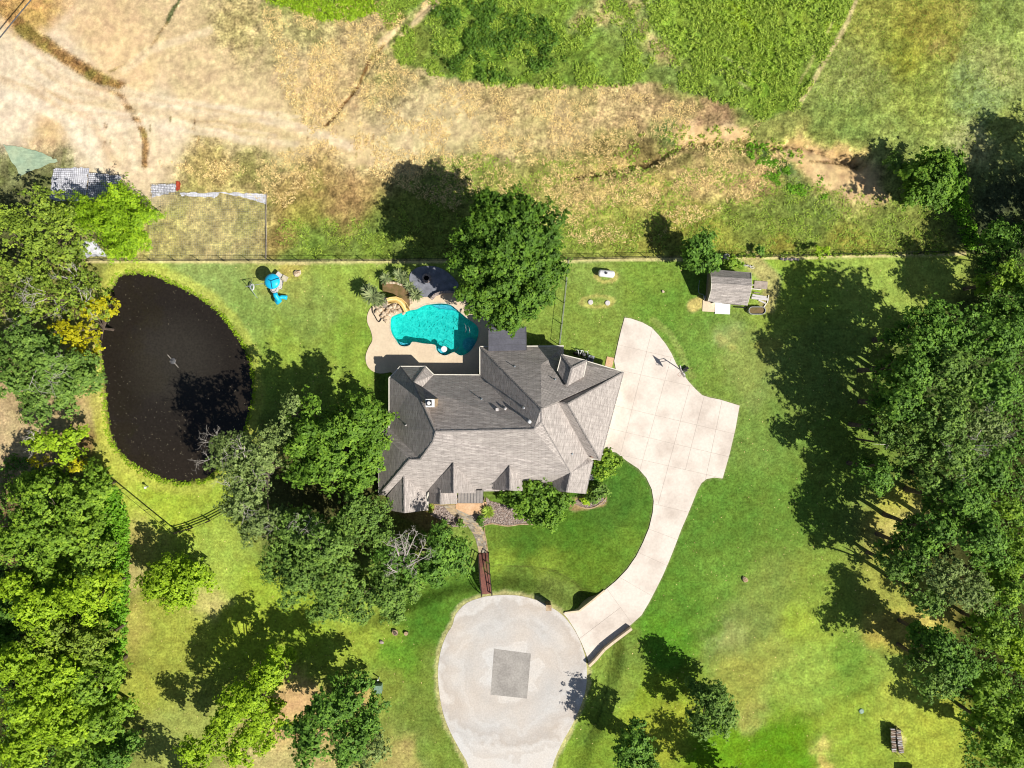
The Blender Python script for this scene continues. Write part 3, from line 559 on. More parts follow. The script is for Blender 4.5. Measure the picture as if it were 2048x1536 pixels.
fp = MB().prism(wp(FP), -0.2, 0.14).build('fire_pit_patio', M['patio']); tag(fp, kind='structure')
porch = MB().prism(wp([z1(*p) for p in [(700,1330),(925,1330),(920,1400),(905,1412),(800,1425),(700,1380)]]), -0.1, 0.10).build('porch_floor', M['porch_floor']); tag(porch, kind='structure')

# flagstone path, stone by stone
def zf(x, y): return (840 + x / 6.4, 980 + y / 6.4)
lft = [zf(*p) for p in [(290,200),(400,310),(520,380),(620,470),(680,560),(715,640),(735,720),(750,800)]]
rgt = [zf(*p) for p in [(560,180),(650,330),(720,400),(790,480),(830,560),(850,640),(862,720),(875,815)]]
path = MB().prism(wp(lft + rgt[::-1]), -0.1, 0.03).build('footpath', M['joint']); tag(path, kind='structure')
fl = [noisy('flagstone_a', S(214, 190, 150), scale=3), noisy('flagstone_b', S(196, 186, 164), scale=3), noisy('flagstone_c', S(222, 198, 160), scale=3), noisy('flagstone_d', S(160, 150, 132), scale=3)]
rows = 19; cols = 4; gp = {}
for i in range(rows + 1):
    t = i / rows * (len(lft) - 1); k = min(int(t), len(lft) - 2); u = t - k
    A = [lft[k][j] * (1 - u) + lft[k + 1][j] * u for j in (0, 1)]; B = [rgt[k][j] * (1 - u) + rgt[k + 1][j] * u for j in (0, 1)]
    nc = cols if i < 8 else 3
    for c in range(cols + 1):
        s = c / cols + (random.uniform(-.09, .09) if 0 < c < cols else random.uniform(-.02, .02)); jt = random.uniform(-1.6, 1.6) if 0 < i < rows else 0
        gp[i, c] = (A[0] * (1 - s) + B[0] * s + jt * .5, A[1] * (1 - s) + B[1] * s + jt)
for i in range(rows):
    for c in range(cols):
        q = inset(wp([gp[i, c], gp[i, c + 1], gp[i + 1, c + 1], gp[i + 1, c]]), 0.025)
        if len(q) >= 3 and abs(area(q)) > .01:
            MB().prism(q, 0, 0.055 + random.uniform(0, .02)).build('flagstone', random.choice(fl), path)
# gravel beds
def in_beds(): pass
BED1 = [zf(*p) for p in [(850,90),(900,140),(1000,165),(1110,200),(1250,250),(1500,300),(1620,345),(1560,410),(1470,440),(1300,437),(1200,452),(1120,460),(1020,450),(920,432),(830,450),(800,470),(720,400),(640,320),(800,290),(840,180)]]
BED2 = [zf(*p) for p in [(190,190),(290,200),(400,310),(540,390),(590,470),(430,470),(300,400),(130,320),(170,270)]]
BED3 = [(1152,1000),(1190,990),(1213,1000),(1207,1008),(1196,1012),(1180,1016),(1165,1014),(1150,1009)]
bedmat = noisy('gravel_base', S(180, 160, 146), S(140, 120, 108), scale=4, bump=0.4)
beds = MB()
for bd in (BED1, BED2, BED3): beds.prism(wp(bd), -.1, .03)
beds = beds.build('garden_bed', bedmat); tag(beds, kind='structure')
cob = MB(); k = 0
for bd, cnt in ((BED1, 900), (BED2, 420), (BED3, 120)):
    xs = [p[0] for p in bd]; ys = [p[1] for p in bd]; c = 0
    while c < cnt:
        p = (random.uniform(min(xs), max(xs)), random.uniform(min(ys), max(ys)))
        if inside(p, bd):
            cob.rock(W(*p, .05), random.uniform(.05, .13), n=5, m=3, seed=k); k += 1; c += 1
tag(cob.build('river_rock', M['grey_rock']), 'grey pink river rock spread over the front garden beds', 'gravel', kind='stuff')
def edging(name, pts, lab, wd=.16, h=.12, mat='stone'):
    e = MB(); q = [W(x, y, h / 2) for x, y in smooth_poly(pts, closed=False, sub=3)]
    for a, b2 in zip(q, q[1:]): e.bar(a, b2, wd, h)
    return tag(e.build(name, M[mat]), lab, 'garden edging')
edging('stone_edging', [zf(*p) for p in [(820,452),(920,430),(1020,447),(1120,460),(1200,452),(1300,437),(1470,440),(1560,410),(1620,345)]], 'curved tan edging between front gravel bed and lawn')
edging('stone_edging', [zf(*p) for p in [(825,480),(830,560),(848,640),(862,740),(876,815)]], 'tan edging along the lawn side of the flagstone path', wd=.10)
edging('stone_edging', [(1145,1007),(1160,1013),(1175,1017),(1190,1014),(1205,1005),(1213,995)], 'curved tan edging of bed at the southeast house corner')
edging('stone_edging', [zf(*p) for p in [(165,280),(190,240),(188,180)]], 'short curved tan edging by the west side of the front entry', wd=.10)

# ================================================================== POOL
pool = empty('swimming_pool', W(870, 655), 'turquoise free form swimming pool set in the tan deck', 'swimming pool')
pf, nt2, pb = newmat('teal_pool_plaster'); tcx = N(nt2, 'ShaderNodeTexCoord'); vz = N(nt2, 'ShaderNodeTexNoise', i_Scale=1.4, i_Detail=4)
nt2.links.new(tcx.outputs['Object'], vz.inputs['Vector']); rp = N(nt2, 'ShaderNodeValToRGB'); rp.color_ramp.elements[0].position = .3; rp.color_ramp.elements[1].position = .7
rp.color_ramp.elements[0].color = (.006, .58, .52, 1); rp.color_ramp.elements[1].color = (.03, .72, .64, 1); nt2.links.new(vz.outputs['Fac'], rp.inputs[0]); nt2.links.new(rp.outputs[0], pb.inputs['Base Color'])
pw = wp(POOL); pin = inset(pw, .02)
if area(pin) < 0: pin = pin[::-1]
mb = MB(); n = len(pin); mb.v = [(x, y, .0) for x, y in pin] + [(x, y, -1.5) for x, y in pin]
mb.f = [tuple(range(n, 2 * n))] + [(i, i + n, (i + 1) % n + n, (i + 1) % n) for i in range(n)]
mb.build('basin', pf, pool)
led = noisy('pale_blue_pool_ledge', (.10, .56, .70), (.07, .46, .60), scale=2, bump=0)
def z2p(pts): return inset(wp([z2(*p) for p in pts]), .03)
for pts, zt in (([(815,1008),(900,1003),(972,1012),(1030,1058),(985,1045),(930,1040),(860,1030)], -.34), ([(548,1300),(600,1318),(650,1312),(640,1332),(602,1341),(566,1330)], -.34),
                ([(865,1340),(900,1345),(945,1400),(930,1415),(890,1400),(866,1372)], -.5)):
    MB().prism(z2p(pts), -1.5, zt).build('ledge', led, pool)
stc = wp([z2(1125, 1325)])[0]
for r, zt in ((.95, -.75), (.7, -.5), (.45, -.3)):
    MB().prism([(stc[0] + r * math.cos(a * math.pi / 12), stc[1] + r * math.sin(a * math.pi / 12)) for a in range(24)], -1.5, zt).build('step', led, pool)
wm, wn, _b = newmat('pool_water'); wn.nodes.remove(_b); wo = wn.nodes['Material Output']; L = wn.links
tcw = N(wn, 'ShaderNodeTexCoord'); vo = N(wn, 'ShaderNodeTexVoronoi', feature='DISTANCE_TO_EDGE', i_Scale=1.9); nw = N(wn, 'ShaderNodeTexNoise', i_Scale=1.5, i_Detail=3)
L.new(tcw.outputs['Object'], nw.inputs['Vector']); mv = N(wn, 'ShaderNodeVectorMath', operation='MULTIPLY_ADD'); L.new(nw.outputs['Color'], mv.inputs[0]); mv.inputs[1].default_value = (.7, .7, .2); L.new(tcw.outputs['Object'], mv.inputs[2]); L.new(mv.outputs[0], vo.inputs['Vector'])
rw = N(wn, 'ShaderNodeValToRGB'); e = rw.color_ramp.elements; e[0].position = 0; e[1].position = .16; e[0].color = (1, 1, 1, 1); e[1].color = (.60, .84, .86, 1); L.new(vo.outputs['Distance'], rw.inputs[0])  # pale net lines in the water tint imitate sunlight caustics
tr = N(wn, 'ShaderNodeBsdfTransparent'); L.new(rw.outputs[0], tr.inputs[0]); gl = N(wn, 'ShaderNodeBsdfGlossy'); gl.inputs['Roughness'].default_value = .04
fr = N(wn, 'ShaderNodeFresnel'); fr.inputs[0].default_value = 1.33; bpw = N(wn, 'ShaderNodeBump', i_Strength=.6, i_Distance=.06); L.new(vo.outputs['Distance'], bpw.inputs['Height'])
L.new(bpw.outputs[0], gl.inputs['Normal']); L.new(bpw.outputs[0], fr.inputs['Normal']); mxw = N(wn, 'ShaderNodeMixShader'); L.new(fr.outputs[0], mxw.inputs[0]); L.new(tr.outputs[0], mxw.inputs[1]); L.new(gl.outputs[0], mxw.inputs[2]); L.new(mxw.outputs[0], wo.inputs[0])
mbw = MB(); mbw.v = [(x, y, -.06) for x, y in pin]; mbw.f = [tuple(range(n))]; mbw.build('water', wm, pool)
cop = MB(); o1 = inset(pw, -.16); i1 = inset(pw, -.005)
for i in range(len(i1)):
    j = (i + 1) % len(i1)
    if len(o1) == len(i1):
        b0 = len(cop.v); cop.v += [(*i1[i], .12), (*o1[i], .12), (*o1[j], .12), (*i1[j], .12), (*i1[i], -.02), (*i1[j], -.02)]; cop.f += [(b0, b0 + 1, b0 + 2, b0 + 3), (b0, b0 + 3, b0 + 5, b0 + 4)]
cop.build('coping', M['coping'], pool)
tb = empty('swim_up_table', W(*z2(925, 1368), -.1), 'round white table standing in the pool alcove', 'table')
c = W(*z2(925, 1368), 0); MB().lathe((c.x, c.y, -1.4), [(.12, 0), (.12, 1.75)], 12).build('pedestal', M['stone'], tb); MB().lathe((c.x, c.y, .35), [(.30, 0), (.40, .03), (.40, .09), (.38, .11)], 24).build('table_top', M['white'], tb)
rail = MB()
for k in (0, 1):
    a = W(*z2(1085 + 30 * k, 1160 + 20 * k), 0); rail.tube([a + Vector((0, 0, -.3)), a + Vector((0, 0, .6)), a + Vector((.25, -.35, .85)), a + Vector((.3, -.9, .7)), a + Vector((.1, -1.2, -.3))], .025, 6)
tag(rail.build('pool_handrail', M['steel'], smooth=True), 'curved steel handrail at the north end of pool steps', 'handrail')
rail = MB()
for k in (0, 1):
    a = W(*z2(1040 - 40 * k, 1355 + 15 * k), 0); rail.tube([a + Vector((0, 0, -.3)), a + Vector((0, 0, .8)), a + Vector((-.25, -.3, .9)), a + Vector((-.5, -.5, .8)), a + Vector((-.55, -.6, .1))], .025, 6)
tag(rail.build('pool_handrail', M['black'], smooth=True), 'dark handrail pair at the south end of the pool', 'handrail')
# raised planter, boulders, water slide
def z7(x, y): return (700 + x / 10.24, 520 + y / 10.24)
PL = [z7(*p) for p in [(685,490),(800,480),(950,490),(1080,540),(1180,610),(1230,700),(1240,900),(1200,1010),(1130,870),(1050,790),(900,700),(760,660),(690,650)]]
pl = empty('raised_planter', W(*z7(950, 650)), 'raised curved planter of brown soil beside the pool slide', 'planter')
MB().prism(wp(PL), 0, .75).build('soil', M['soil'], pl)
wl = [W(*z7(*p), .4) for p in [(685,480),(800,470),(960,480),(1090,530),(1190,600),(1240,690),(1255,900)]]
for a, b2 in zip(wl, wl[1:]):
    d = (b2 - a); kk = max(1, int(d.length / .4))
    for i in range(kk):
        MB().bar(a + d * ((i + .04) / kk), a + d * ((i + .96) / kk), .28, .82 + random.uniform(0, .08)).build('stone_block', M['pale_rock'], pl)
sl_ = empty('pool_slide', W(*z7(1000, 800)), 'curved tan water slide leading into the pool', 'water slide')
sp = [W(*z7(*p), z) for p, z in [((770,850),1.65),((850,825),1.5),((950,815),1.25),((1040,850),1.0),((1110,920),.7),((1150,990),.45),((1175,1050),.25)]]
ch = MB(); n0 = 0
for i, p in enumerate(sp):
    t = (sp[min(i + 1, 6)] - sp[max(i - 1, 0)]); t.z = 0; t.normalize(); nrm = Vector((-t.y, t.x, 0))
    prof = [(-.42, .28), (-.36, .30), (-.30, .02), (0, -.04), (.30, .02), (.36, .30), (.42, .28), (.34, -.12), (-.34, -.12)]
    ch.v += [tuple(p + nrm * a + Vector((0, 0, c_))) for a, c_ in prof]
    if i:
        for k in range(9): a = (i - 1) * 9 + k; b3 = (i - 1) * 9 + (k + 1) % 9; ch.f.append((a, b3, b3 + 9, a + 9))
ch.build('chute', M['slide'], sl_, smooth=True)
for i in (1, 3, 5): MB().tube([sp[i] + Vector((0, 0, -.1)), Vector((sp[i].x, sp[i].y, 0))], .06, 8).build('support', M['slide'], sl_)
lt = W(*z7(730, 860), 0)
MB().box((lt.x, lt.y, .75), (.55, .5, 1.5)).build('platform', M['oldwood'], sl_)
for s in (-1, 1): MB().tube([lt + Vector((s * .28, -.5, .1)), lt + Vector((s * .28, -.35, 1.9)), lt + Vector((s * .28, .3, 2.3))], .03, 6).build('handrail', M['dkgrey'], sl_)
for k in range(5): MB().box((lt.x, lt.y - .75 + k * .1, .2 + .26 * k), (.5, .14, .05)).build('tread', M['oldwood'], sl_)
BLD = []; k = 0
for (x, y, r) in [(560,960,.34),(620,1020,.42),(545,1060,.3),(690,1100,.38),(760,1050,.36),(830,970,.30),(900,940,.4),(980,960,.34),(1020,1040,.33),(930,1060,.42),(850,1080,.30),(780,1000,.26),(720,1180,.3),(790,1120,.3),(740,1250,.3),(880,1020,.25),(650,1150,.25),(1100,1090,.25)]:
    p = W(*z7(x, y), .25)
    o = MB().rock(p, r, .7, n=8, m=5, seed=k + 50).build('boulder', M['pale_rock']); k += 1
    tag(o, None, 'boulder', 'boulders of the rock cascade beside the pool'); BLD.append((x, y, r, o))
ORD = 'first second third fourth fifth sixth seventh eighth ninth tenth eleventh twelfth thirteenth fourteenth fifteenth sixteenth seventeenth eighteenth'.split()
for i, (_, _, r, o) in enumerate(sorted(BLD, key=lambda t: t[0])): o['label'] = '%s pale boulder, %s from the left in the pool rock cascade' % ('large' if r > .36 else 'middling' if r > .29 else 'small', ORD[i])
bdr = edging('iron_edge', [z7(*p) for p in [(460,960),(465,1060),(520,1160),(590,1270),(650,1190),(650,1120)]], 'thin dark curved edge on the deck beside the boulders', wd=.08, h=.25, mat='black')
sw_ = MB(); q = [W(*z2(*p), .35) for p in [(820,965),(850,930),(900,912),(960,905),(1020,915),(1060,950)]]
sw = empty('stone_pool_wall', W(*z2(900, 915)), 'low curved stone wall between the fire pit patio and pool', 'stone wall')
for a, b2 in zip(q, q[1:]):
    d = b2 - a
    for i in range(3): MB().bar(a + d * ((i + .04) / 3), a + d * ((i + .96) / 3), .32, .72 + random.uniform(0, .05)).build('stone_block', M['grey_rock'], sw)
c = W(*z2(783, 797)); f = empty('fire_pit', c, 'round stone fire pit with black centre on slate patio', 'fire pit')
for i in range(12):
    a = i * math.tau / 12; MB().box((c.x + .47 * math.cos(a), c.y + .47 * math.sin(a), .34), (.26, .225, .42), rz=a).build('stone_block', M['grey_rock'], f)
MB().lathe((c.x, c.y, .15), [(.34, 0), (.33, .12)], 16).build('ash_bowl', M['darkhole'], f)

# ================================================================== POND
pm, pn, pb = newmat('dark_pond_water'); L = pn.links; tcp = N(pn, 'ShaderNodeTexCoord'); sb = N(pn, 'ShaderNodeVectorMath', operation='SUBTRACT'); cc = W(345, 722, -.4); sb.inputs[1].default_value = (cc.x, cc.y, 0)
nz = N(pn, 'ShaderNodeTexNoise', i_Scale=.5, i_Detail=5); L.new(tcp.outputs['Object'], nz.inputs['Vector']); L.new(tcp.outputs['Object'], sb.inputs[0]); ln = N(pn, 'ShaderNodeVectorMath', operation='LENGTH'); L.new(sb.outputs[0], ln.inputs[0])
ma = N(pn, 'ShaderNodeMath', operation='MULTIPLY_ADD'); L.new(nz.outputs['Fac'], ma.inputs[0]); ma.inputs[1].default_value = 1.6; L.new(ln.outputs['Value'], ma.inputs[2])
rp = N(pn, 'ShaderNodeValToRGB'); mr = N(pn, 'ShaderNodeMapRange'); mr.inputs[1].default_value = 0; mr.inputs[2].default_value = 16; L.new(ma.outputs[0], mr.inputs[0]); L.new(mr.outputs[0], rp.inputs[0])
e = rp.color_ramp.elements; e[0].position = .25; e[0].color = (.031, .027, .021, 1); e[1].position = .52; e[1].color = (.019, .0155, .012, 1); x_ = e.new(.9); x_.color = (.022, .017, .012, 1)
n2 = N(pn, 'ShaderNodeTexNoise', i_Scale=4, i_Detail=6); L.new(tcp.outputs['Object'], n2.inputs['Vector']); sc = N(pn, 'ShaderNodeVectorMath', operation='SCALE'); r2 = N(pn, 'ShaderNodeMapRange'); r2.inputs[3].default_value = .8; r2.inputs[4].default_value = 1.2; r2.inputs[1].default_value = .3; r2.inputs[2].default_value = .7
L.new(n2.outputs['Fac'], r2.inputs[0]); L.new(rp.outputs[0], sc.inputs[0]); L.new(r2.outputs[0], sc.inputs['Scale']); L.new(sc.outputs[0], pb.inputs['Base Color']); pb.inputs['Roughness'].default_value = .12; pb.inputs['Specular IOR Level'].default_value = .3
bp = N(pn, 'ShaderNodeBump', i_Strength=.08, i_Distance=.02); L.new(nz.outputs['Fac'], bp.inputs['Height']); L.new(bp.outputs[0], pb.inputs['Normal'])
pp = inset(wp(POND), -1.1); mb = MB(); mb.v = [(x, y, -.42) for x, y in pp]; mb.f = [tuple(range(len(pp)))]
pond = tag(mb.build('pond_water', pm), kind='structure')
P = []; 
while len(P) < 420:
    p = (random.uniform(190, 505), random.uniform(545, 965))
    if inside(p, POND) and math.hypot(p[0] - 345, p[1] - 722) > random.uniform(70, 110) and random.random() < (.35 + .65 * (p[1] > 760)): P.append(W(*p, -.405))
P = np.array([tuple(p) for p in P]); n = len(P); sz = rng.uniform(.03, .10, n) * rng.uniform(.6, 1.1, n)
tag(leaf_mesh('floating_leaves', P, np.tile([[0, 0, 1.0]], (n, 1)) + rng.normal(0, .05, (n, 3)), sz * 1.3, sz, rng.uniform(0, 1, n), leaf_mat('pale_leaf_litter', (.42, .37, .27), .1, (.5, .4, .2))), 'pale leaves and seeds scattered over the dark pond', 'leaf litter', kind='stuff')
c = W(345, 722, -.3); ft = empty('pond_fountain', c, 'small floating fountain with a pale arm in mid pond', 'fountain')
MB().lathe((c.x, c.y, -.45), [(.38, 0), (.42, .08), (.3, .14), (.08, .2), (.06, .42)], 14).build('float', M['dkgrey'], ft)
MB().bar((c.x - .7, c.y + .85, -.36), (c.x + .75, c.y - .85, -.36), .07, .05).build('arm', M['deadwood'], ft)
MB().bar((c.x - .45, c.y - .1, -.34), (c.x + .5, c.y + .15, -.34), .05, .05).build('arm', M['oldwood'], ft)
# ================================================================== HOUSE
hc = W(1005, 860)
house = empty('house', hc, 'large brick house with a grey brown shingled hip roof, many gables and a chimney', 'house')
def RZ(x, y, z):
    if z > 3: z = 3 + (z - 3) * 1.36
    return W(720 + x / 3.657, 640 + y / 3.657, z)
def roof_mesh(name, faces, mat, parent):
    vs = []; fs = []; uvs = []
    for f in faces:
        pts = [Vector(p) for p in f]
        tri = tessellate_polygon([[Vector((p.x, p.y, 0)) for p in pts]]) if len(pts) > 3 else [(0, 1, 2)]
        nrm = Vector((0, 0, 0))
        for i in range(len(pts)):
            a, b2 = pts[i], pts[(i + 1) % len(pts)]; nrm += Vector(((a.y - b2.y) * (a.z + b2.z), (a.z - b2.z) * (a.x + b2.x), (a.x - b2.x) * (a.y + b2.y)))
        if nrm.z < 0: nrm = -nrm
        nrm.normalize(); h = Vector((0, 0, 1)).cross(nrm)
        h = h.normalized() if h.length > 1e-4 else Vector((1, 0, 0)); up = nrm.cross(h); base = len(vs); vs += [tuple(p) for p in pts]
        for t in tri:
            a, b2, c2 = (pts[i] for i in t); tt = tuple(t) if (b2 - a).cross(c2 - a).z > 0 else tuple(t)[::-1]
            fs.append(tuple(base + i for i in tt)); uvs += [(pts[i].dot(h), pts[i].dot(up)) for i in tt]
    me = bpy.data.meshes.new(name); me.from_pydata(vs, [], fs); uv = me.uv_layers.new(name='UVMap')
    uv.data.foreach_set('uv', np.array(uvs, dtype=np.float32).reshape(-1)); me.update()
    return link_mesh(name, me, mat, parent)
V = dict(A=(213,425,3),B=(295,340,3),C=(480,340,3),D=(540,400,3),E=(877,402,3),F=(877,195,3),G=(1490,190,3),J=(390,462,5.3),L=(455,490,4.3),
 R1=(555,815,7.75),R2=(1270,800,8.45),M=(535,885,7.35),N=(440,1020,6.0),O=(360,1022,5.9),Q=(213,790,3),T=(137,800,3),U=(137,1283,2.95),
 X=(1325,650,8.6),Y=(1325,745,8.5),H=(1385,285,4.3),I=(1325,325,4.9),K=(1450,600,7.0),P=(1520,612,7.5),NE=(1928,380,3),Gb=(1490,250,3),
 SE=(1757,1026,3.5),GW=(1672,1004,2.98),V=(1705,1030,3),Wc=(1650,1272,3),Zg=(1510,1260,4.7),Z0=(1540,1118,4.75),d1=(1395,1185,3.3),d2=(1390,1246,2.95),s1=(500,1260,2.95))
V = {k: RZ(*v) for k, v in V.items()}
F_ = ['A B J R1 M N Q', 'Q N O T', 'T O U', 'B C J', 'C D L J', 'J L D E R2 R1', 'E F X Y R2', 'F G H I X', 'X I H G Gb NE P K', 'P NE SE', 'P SE GW K',
      'X K GW V Wc Zg Z0 Y', 'Z0 Zg d2 d1', 'R1 R2 Y Z0 d1 d2 s1 U O N M']
faces = [[V[k] for k in f.split()] for f in F_]
def gable(ridge0, ridge1, wl_, el):
    r0, r1 = RZ(*ridge0), RZ(*ridge1); a, b2 = [RZ(*p) for p in wl_]; c2, d = [RZ(*p) for p in el]
    return [[r0, r1, b2, a], [r0, r1, d, c2]]
gb = []
gb += gable((322,1140,4.6), (325,1412,4.6), [(200,1283,3.15), (200,1391,3.15)], [(478,1236,2.95), (500,1391,2.95)])
gb += gable((685,1046,5.8), (685,1267,5.8), [(505,1232,3.5), (505,1262,3.5)], [(850,1236,3.15), (850,1266,3.1)])
gb += gable((590,1240,4.6), (588,1351,4.6), [(503,1236,3.35), (503,1338,3.35)], [(712,1252,2.9), (712,1343,2.9)])
gb += gable((1095,1068,5.5), (1097,1247,5.5), [(970,1196,3.9), (970,1240,3.9)], [(1230,1236,3.1), (1230,1252,3.0)])
faces += gb
roof = roof_mesh('roof', faces, M['shingle'], house)
dr = {'a': (1475,252,5.4), 'b': (1660,297,5.4), 'c': (1550,352,6.4), 'd': (1512,487,6.25), 'e': (1443,372,5.4), 'f': (1635,415,5.3)}
dr = {k: RZ(*v) for k, v in dr.items()}
dormer = roof_mesh('dormer_roof', [[dr[k] for k in s] for s in ('abc', 'acde', 'bfdc')], M['shingle'], house)
MB().prism([tuple(RZ(x, y, 5))[:2] for x, y in [(1484,264),(1648,304),(1626,408),(1516,470),(1456,366)]], 2.4, 6.2).build('dormer_wall', M['brick'], house)
# gable end triangles
for tri in ([(200,1388,2.9),(325,1409,4.25),(500,1388,2.9)], [(505,1262,3.0),(685,1264,5.4),(850,1264,3.0)], [(503,1335,3.2),(588,1348,4.35),(712,1340,2.85)], [(970,1238,3.2),(1097,1245,5.1),(1230,1250,2.95)], [(1400,1244,3.0),(1510,1257,4.65),(1650,1269,2.95)], [(1672,1002,2.9),(1690,1004,3.4),(1757,1024,3.0)]):
    ge = MB(); t = [RZ(*p) for p in tri]; nn = 0; ge.v += [tuple(p) for p in t] + [tuple(p + Vector((0, .12, 0))) for p in t]; ge.f += [(nn, nn + 1, nn + 2), (nn + 5, nn + 4, nn + 3), (nn, nn + 3, nn + 4, nn + 1), (nn + 1, nn + 4, nn + 5, nn + 2), (nn, nn + 2, nn + 5, nn + 3)]; ge.build('gable_wall', M['brick'], house)
EAVE = [(213,425),(295,340),(480,340),(540,400),(877,402),(877,195),(1490,190),(1490,250),(1928,380),(1757,1026),(1705,1024),(1650,1272),(1400,1246),(1230,1250),(970,1240),(925,1240),(712,1250),(712,1343),(503,1336),(500,1391),(200,1391),(200,1285),(137,1283),(137,800),(213,790)]
ev = [tuple(RZ(x, y, 2.9))[:2] for x, y in EAVE]
MB().prism(inset(ev, .04), 2.80, 2.90, bottom=True).build('soffit', M['cream'], house)
WALL = inset(ev, .5)
walls = MB().prism(WALL, 0, 2.80).build('wall', M['brick'], house)
def gutter(ks, mat='cream', wd=.15, z=None):
    g = MB()
    for a, b2 in zip(ks, ks[1:]):
        a = V[a] if isinstance(a, str) else RZ(*a); b2 = V[b2] if isinstance(b2, str) else RZ(*b2)
        d = (b2 - a).normalized(); o = Vector((d.y, -d.x, 0)) * 0
        g.bar(a - Vector((0, 0, .02)), b2 - Vector((0, 0, .02)), wd, .14)
    g.build('gutter', M[mat], roof)
gutter(['Q','A','B','C','D','E','F','G']); gutter([(1665,304,3.03),'NE']); gutter(['GW','SE'])
gutter(['NE','SE'], 'gutter_grey', .12); gutter(['V','Wc'], 'gutter_grey', .12); gutter([(712,1343,2.85),(503,1338,3.2)], 'gutter_grey', .07); gutter([(500,1391,2.92),(200,1391,2.92)], 'gutter_grey', .07); gutter(['T','U'], 'gutter_grey', .12)
g = MB()
for a, b2 in (('a','b'),('b','f'),('e','a')): g.bar(dr[a], dr[b2], .10, .12)
g.build('gutter', M['cream'], dormer)
for t in (.12,.3,.37,.44,.5,.62,.7,.78,.86,.93): 
    p = V['NE'].lerp(V['SE'], t); MB().box(p + Vector((.08, 0, .04)), (.16, .12, .06)).build('gutter_bracket', M['cream'], roof)
def caps(list_, zoff=.01, wd=.15):
    cmb = MB()
    for a, b2 in list_:
        a = V[a] if isinstance(a, str) else RZ(*a); b2 = V[b2] if isinstance(b2, str) else RZ(*b2); d = b2 - a; n = max(1, int(d.length / .32))
        for i in range(n):
            p = a + d * (i / n); q = a + d * ((i + .93) / n); cmb.bar(p + Vector((0, 0, zoff + .03)), q + Vector((0, 0, zoff)), wd + random.uniform(-.02, .05), .03)
    return cmb
cp = caps([('R1','R2'),('R2','Y'),('Y','X'),('X','K'),('K','P'),('P','NE'),('P','SE'),('F','X'),('Y','Z0'),('J','R1'),('B','J'),('C','J'),('R1','M'),('M','N'),('N','O'),('O','U'),('Z0','Zg'),
           ((322,1140,4.6),(325,1412,4.6)),((685,1046,5.8),(685,1267,5.8)),((590,1240,4.6),(588,1351,4.6)),((1095,1068,5.5),(1097,1247,5.5))])
tag(cp.build('ridge_cap', M['cap'], roof), kind='stuff')
c2 = MB()
for a, b2 in (('a','c'),('b','c'),('c','d')):
    d = dr[b2] - dr[a]; n = int(d.length / .32)
    for i in range(n): c2.bar(dr[a] + d * (i / n) + Vector((0, 0, .05)), dr[a] + d * ((i + .93) / n) + Vector((0, 0, .03)), .26, .03)
tag(c2.build('ridge_cap', M['cap'], dormer), kind='stuff')
from mathutils.bvhtree import BVHTree
bv = BVHTree.FromPolygons([tuple(v.co) for v in roof.data.vertices], [tuple(p.vertices) for p in roof.data.polygons])
def roof_at(x, y, top=None):   # first roof point on the sight line to that zoom pixel
    px, py = 720 + x / 3.657, 640 + y / 3.657; a = W(px, py, 30); d = (W(px, py, 0) - a).normalized(); h = bv.ray_cast(a, d)[0]; return h
for (x, y, ln_, r, mt) in [(1130,342,.6,.05,'greysteel'),(1425,436,.7,.05,'greysteel'),(888,580,.75,.05,'greysteel'),(1196,640,1.15,.09,'steel'),(1240,742,.9,.14,'white'),(338,768,.75,.05,'ltgrey'),(1550,980,.35,.05,'greysteel'),(1062,650,.35,.09,'ltgrey')]:
    h = roof_at(x, y)
    if h is None: continue
    v = MB().tube([h + Vector((0, 0, -.1)), h + Vector((0, 0, ln_))], r, 10); v.lathe(h + Vector((0, 0, -.05)), [(r + .12, 0), (r + .02, .12)], 10)
    if r > .06: v.lathe(h + Vector((0, 0, ln_)), [(r + .05, -.05), (r + .06, .05), (r * .4, .12)], 10)
    v.build('vent_pipe', M[mt], roof)
h = roof_at(1003, 655); MB().box(h + Vector((0, 0, .12)), (.34, .34, .34)).build('roof_vent', M['ltgrey'], roof)
# chimney
ct = RZ(505, 607, 8.4); ch_ = MB().box((ct.x + .12, ct.y - .02, 8.15), (1.05, .92, 4.1)).build('chimney', M['stone'], roof)
ccap = MB(); ccap.box((ct.x + .12, ct.y - .02, 10.25), (1.05, .95, .10)); 
MBc = ccap.build('chimney_cap', M['white'], house)
cr = MB().box((ct.x, ct.y, 10.34), (.62, .62, .10)); cr.build('flue_base', M['darkhole'], MBc); MB().lathe((ct.x, ct.y, 10.38), [(.2, 0), (.22, .25), (.05, .3)], 12).build('flue', M['white'], MBc)
# rear flat porch roof and its posts
fr_ = [RZ(940,55,3.5),RZ(1215,50,3.5),RZ(1218,222,3.62),RZ(940,227,3.62)]
mb = MB(); mb.v = [tuple(p) for p in fr_] + [tuple(p - Vector((0, 0, .22))) for p in fr_]; mb.f = [(3,2,1,0)[::-1] if False else (0,3,2,1), (4,5,6,7), (0,1,5,4), (1,2,6,5), (2,3,7,6), (3,0,4,7)]
pr = mb.build('porch_roof', M['flat_roof'], house)
for a, b2 in ((0,1),(1,2),(3,0)): MB().bar(fr_[a] + Vector((0,0,.01)), fr_[b2] + Vector((0,0,.01)), .07, .06).build('roof_edge', M['dkgrey'], pr)
for k in range(1, 4):
    a = fr_[0].lerp(fr_[3], k / 4); b2 = fr_[1].lerp(fr_[2], k / 4); MB().bar(a + Vector((.05,0,.006)), b2 + Vector((-.05,0,.006)), .03, .012).build('roof_seam', M['dkgrey'], pr)
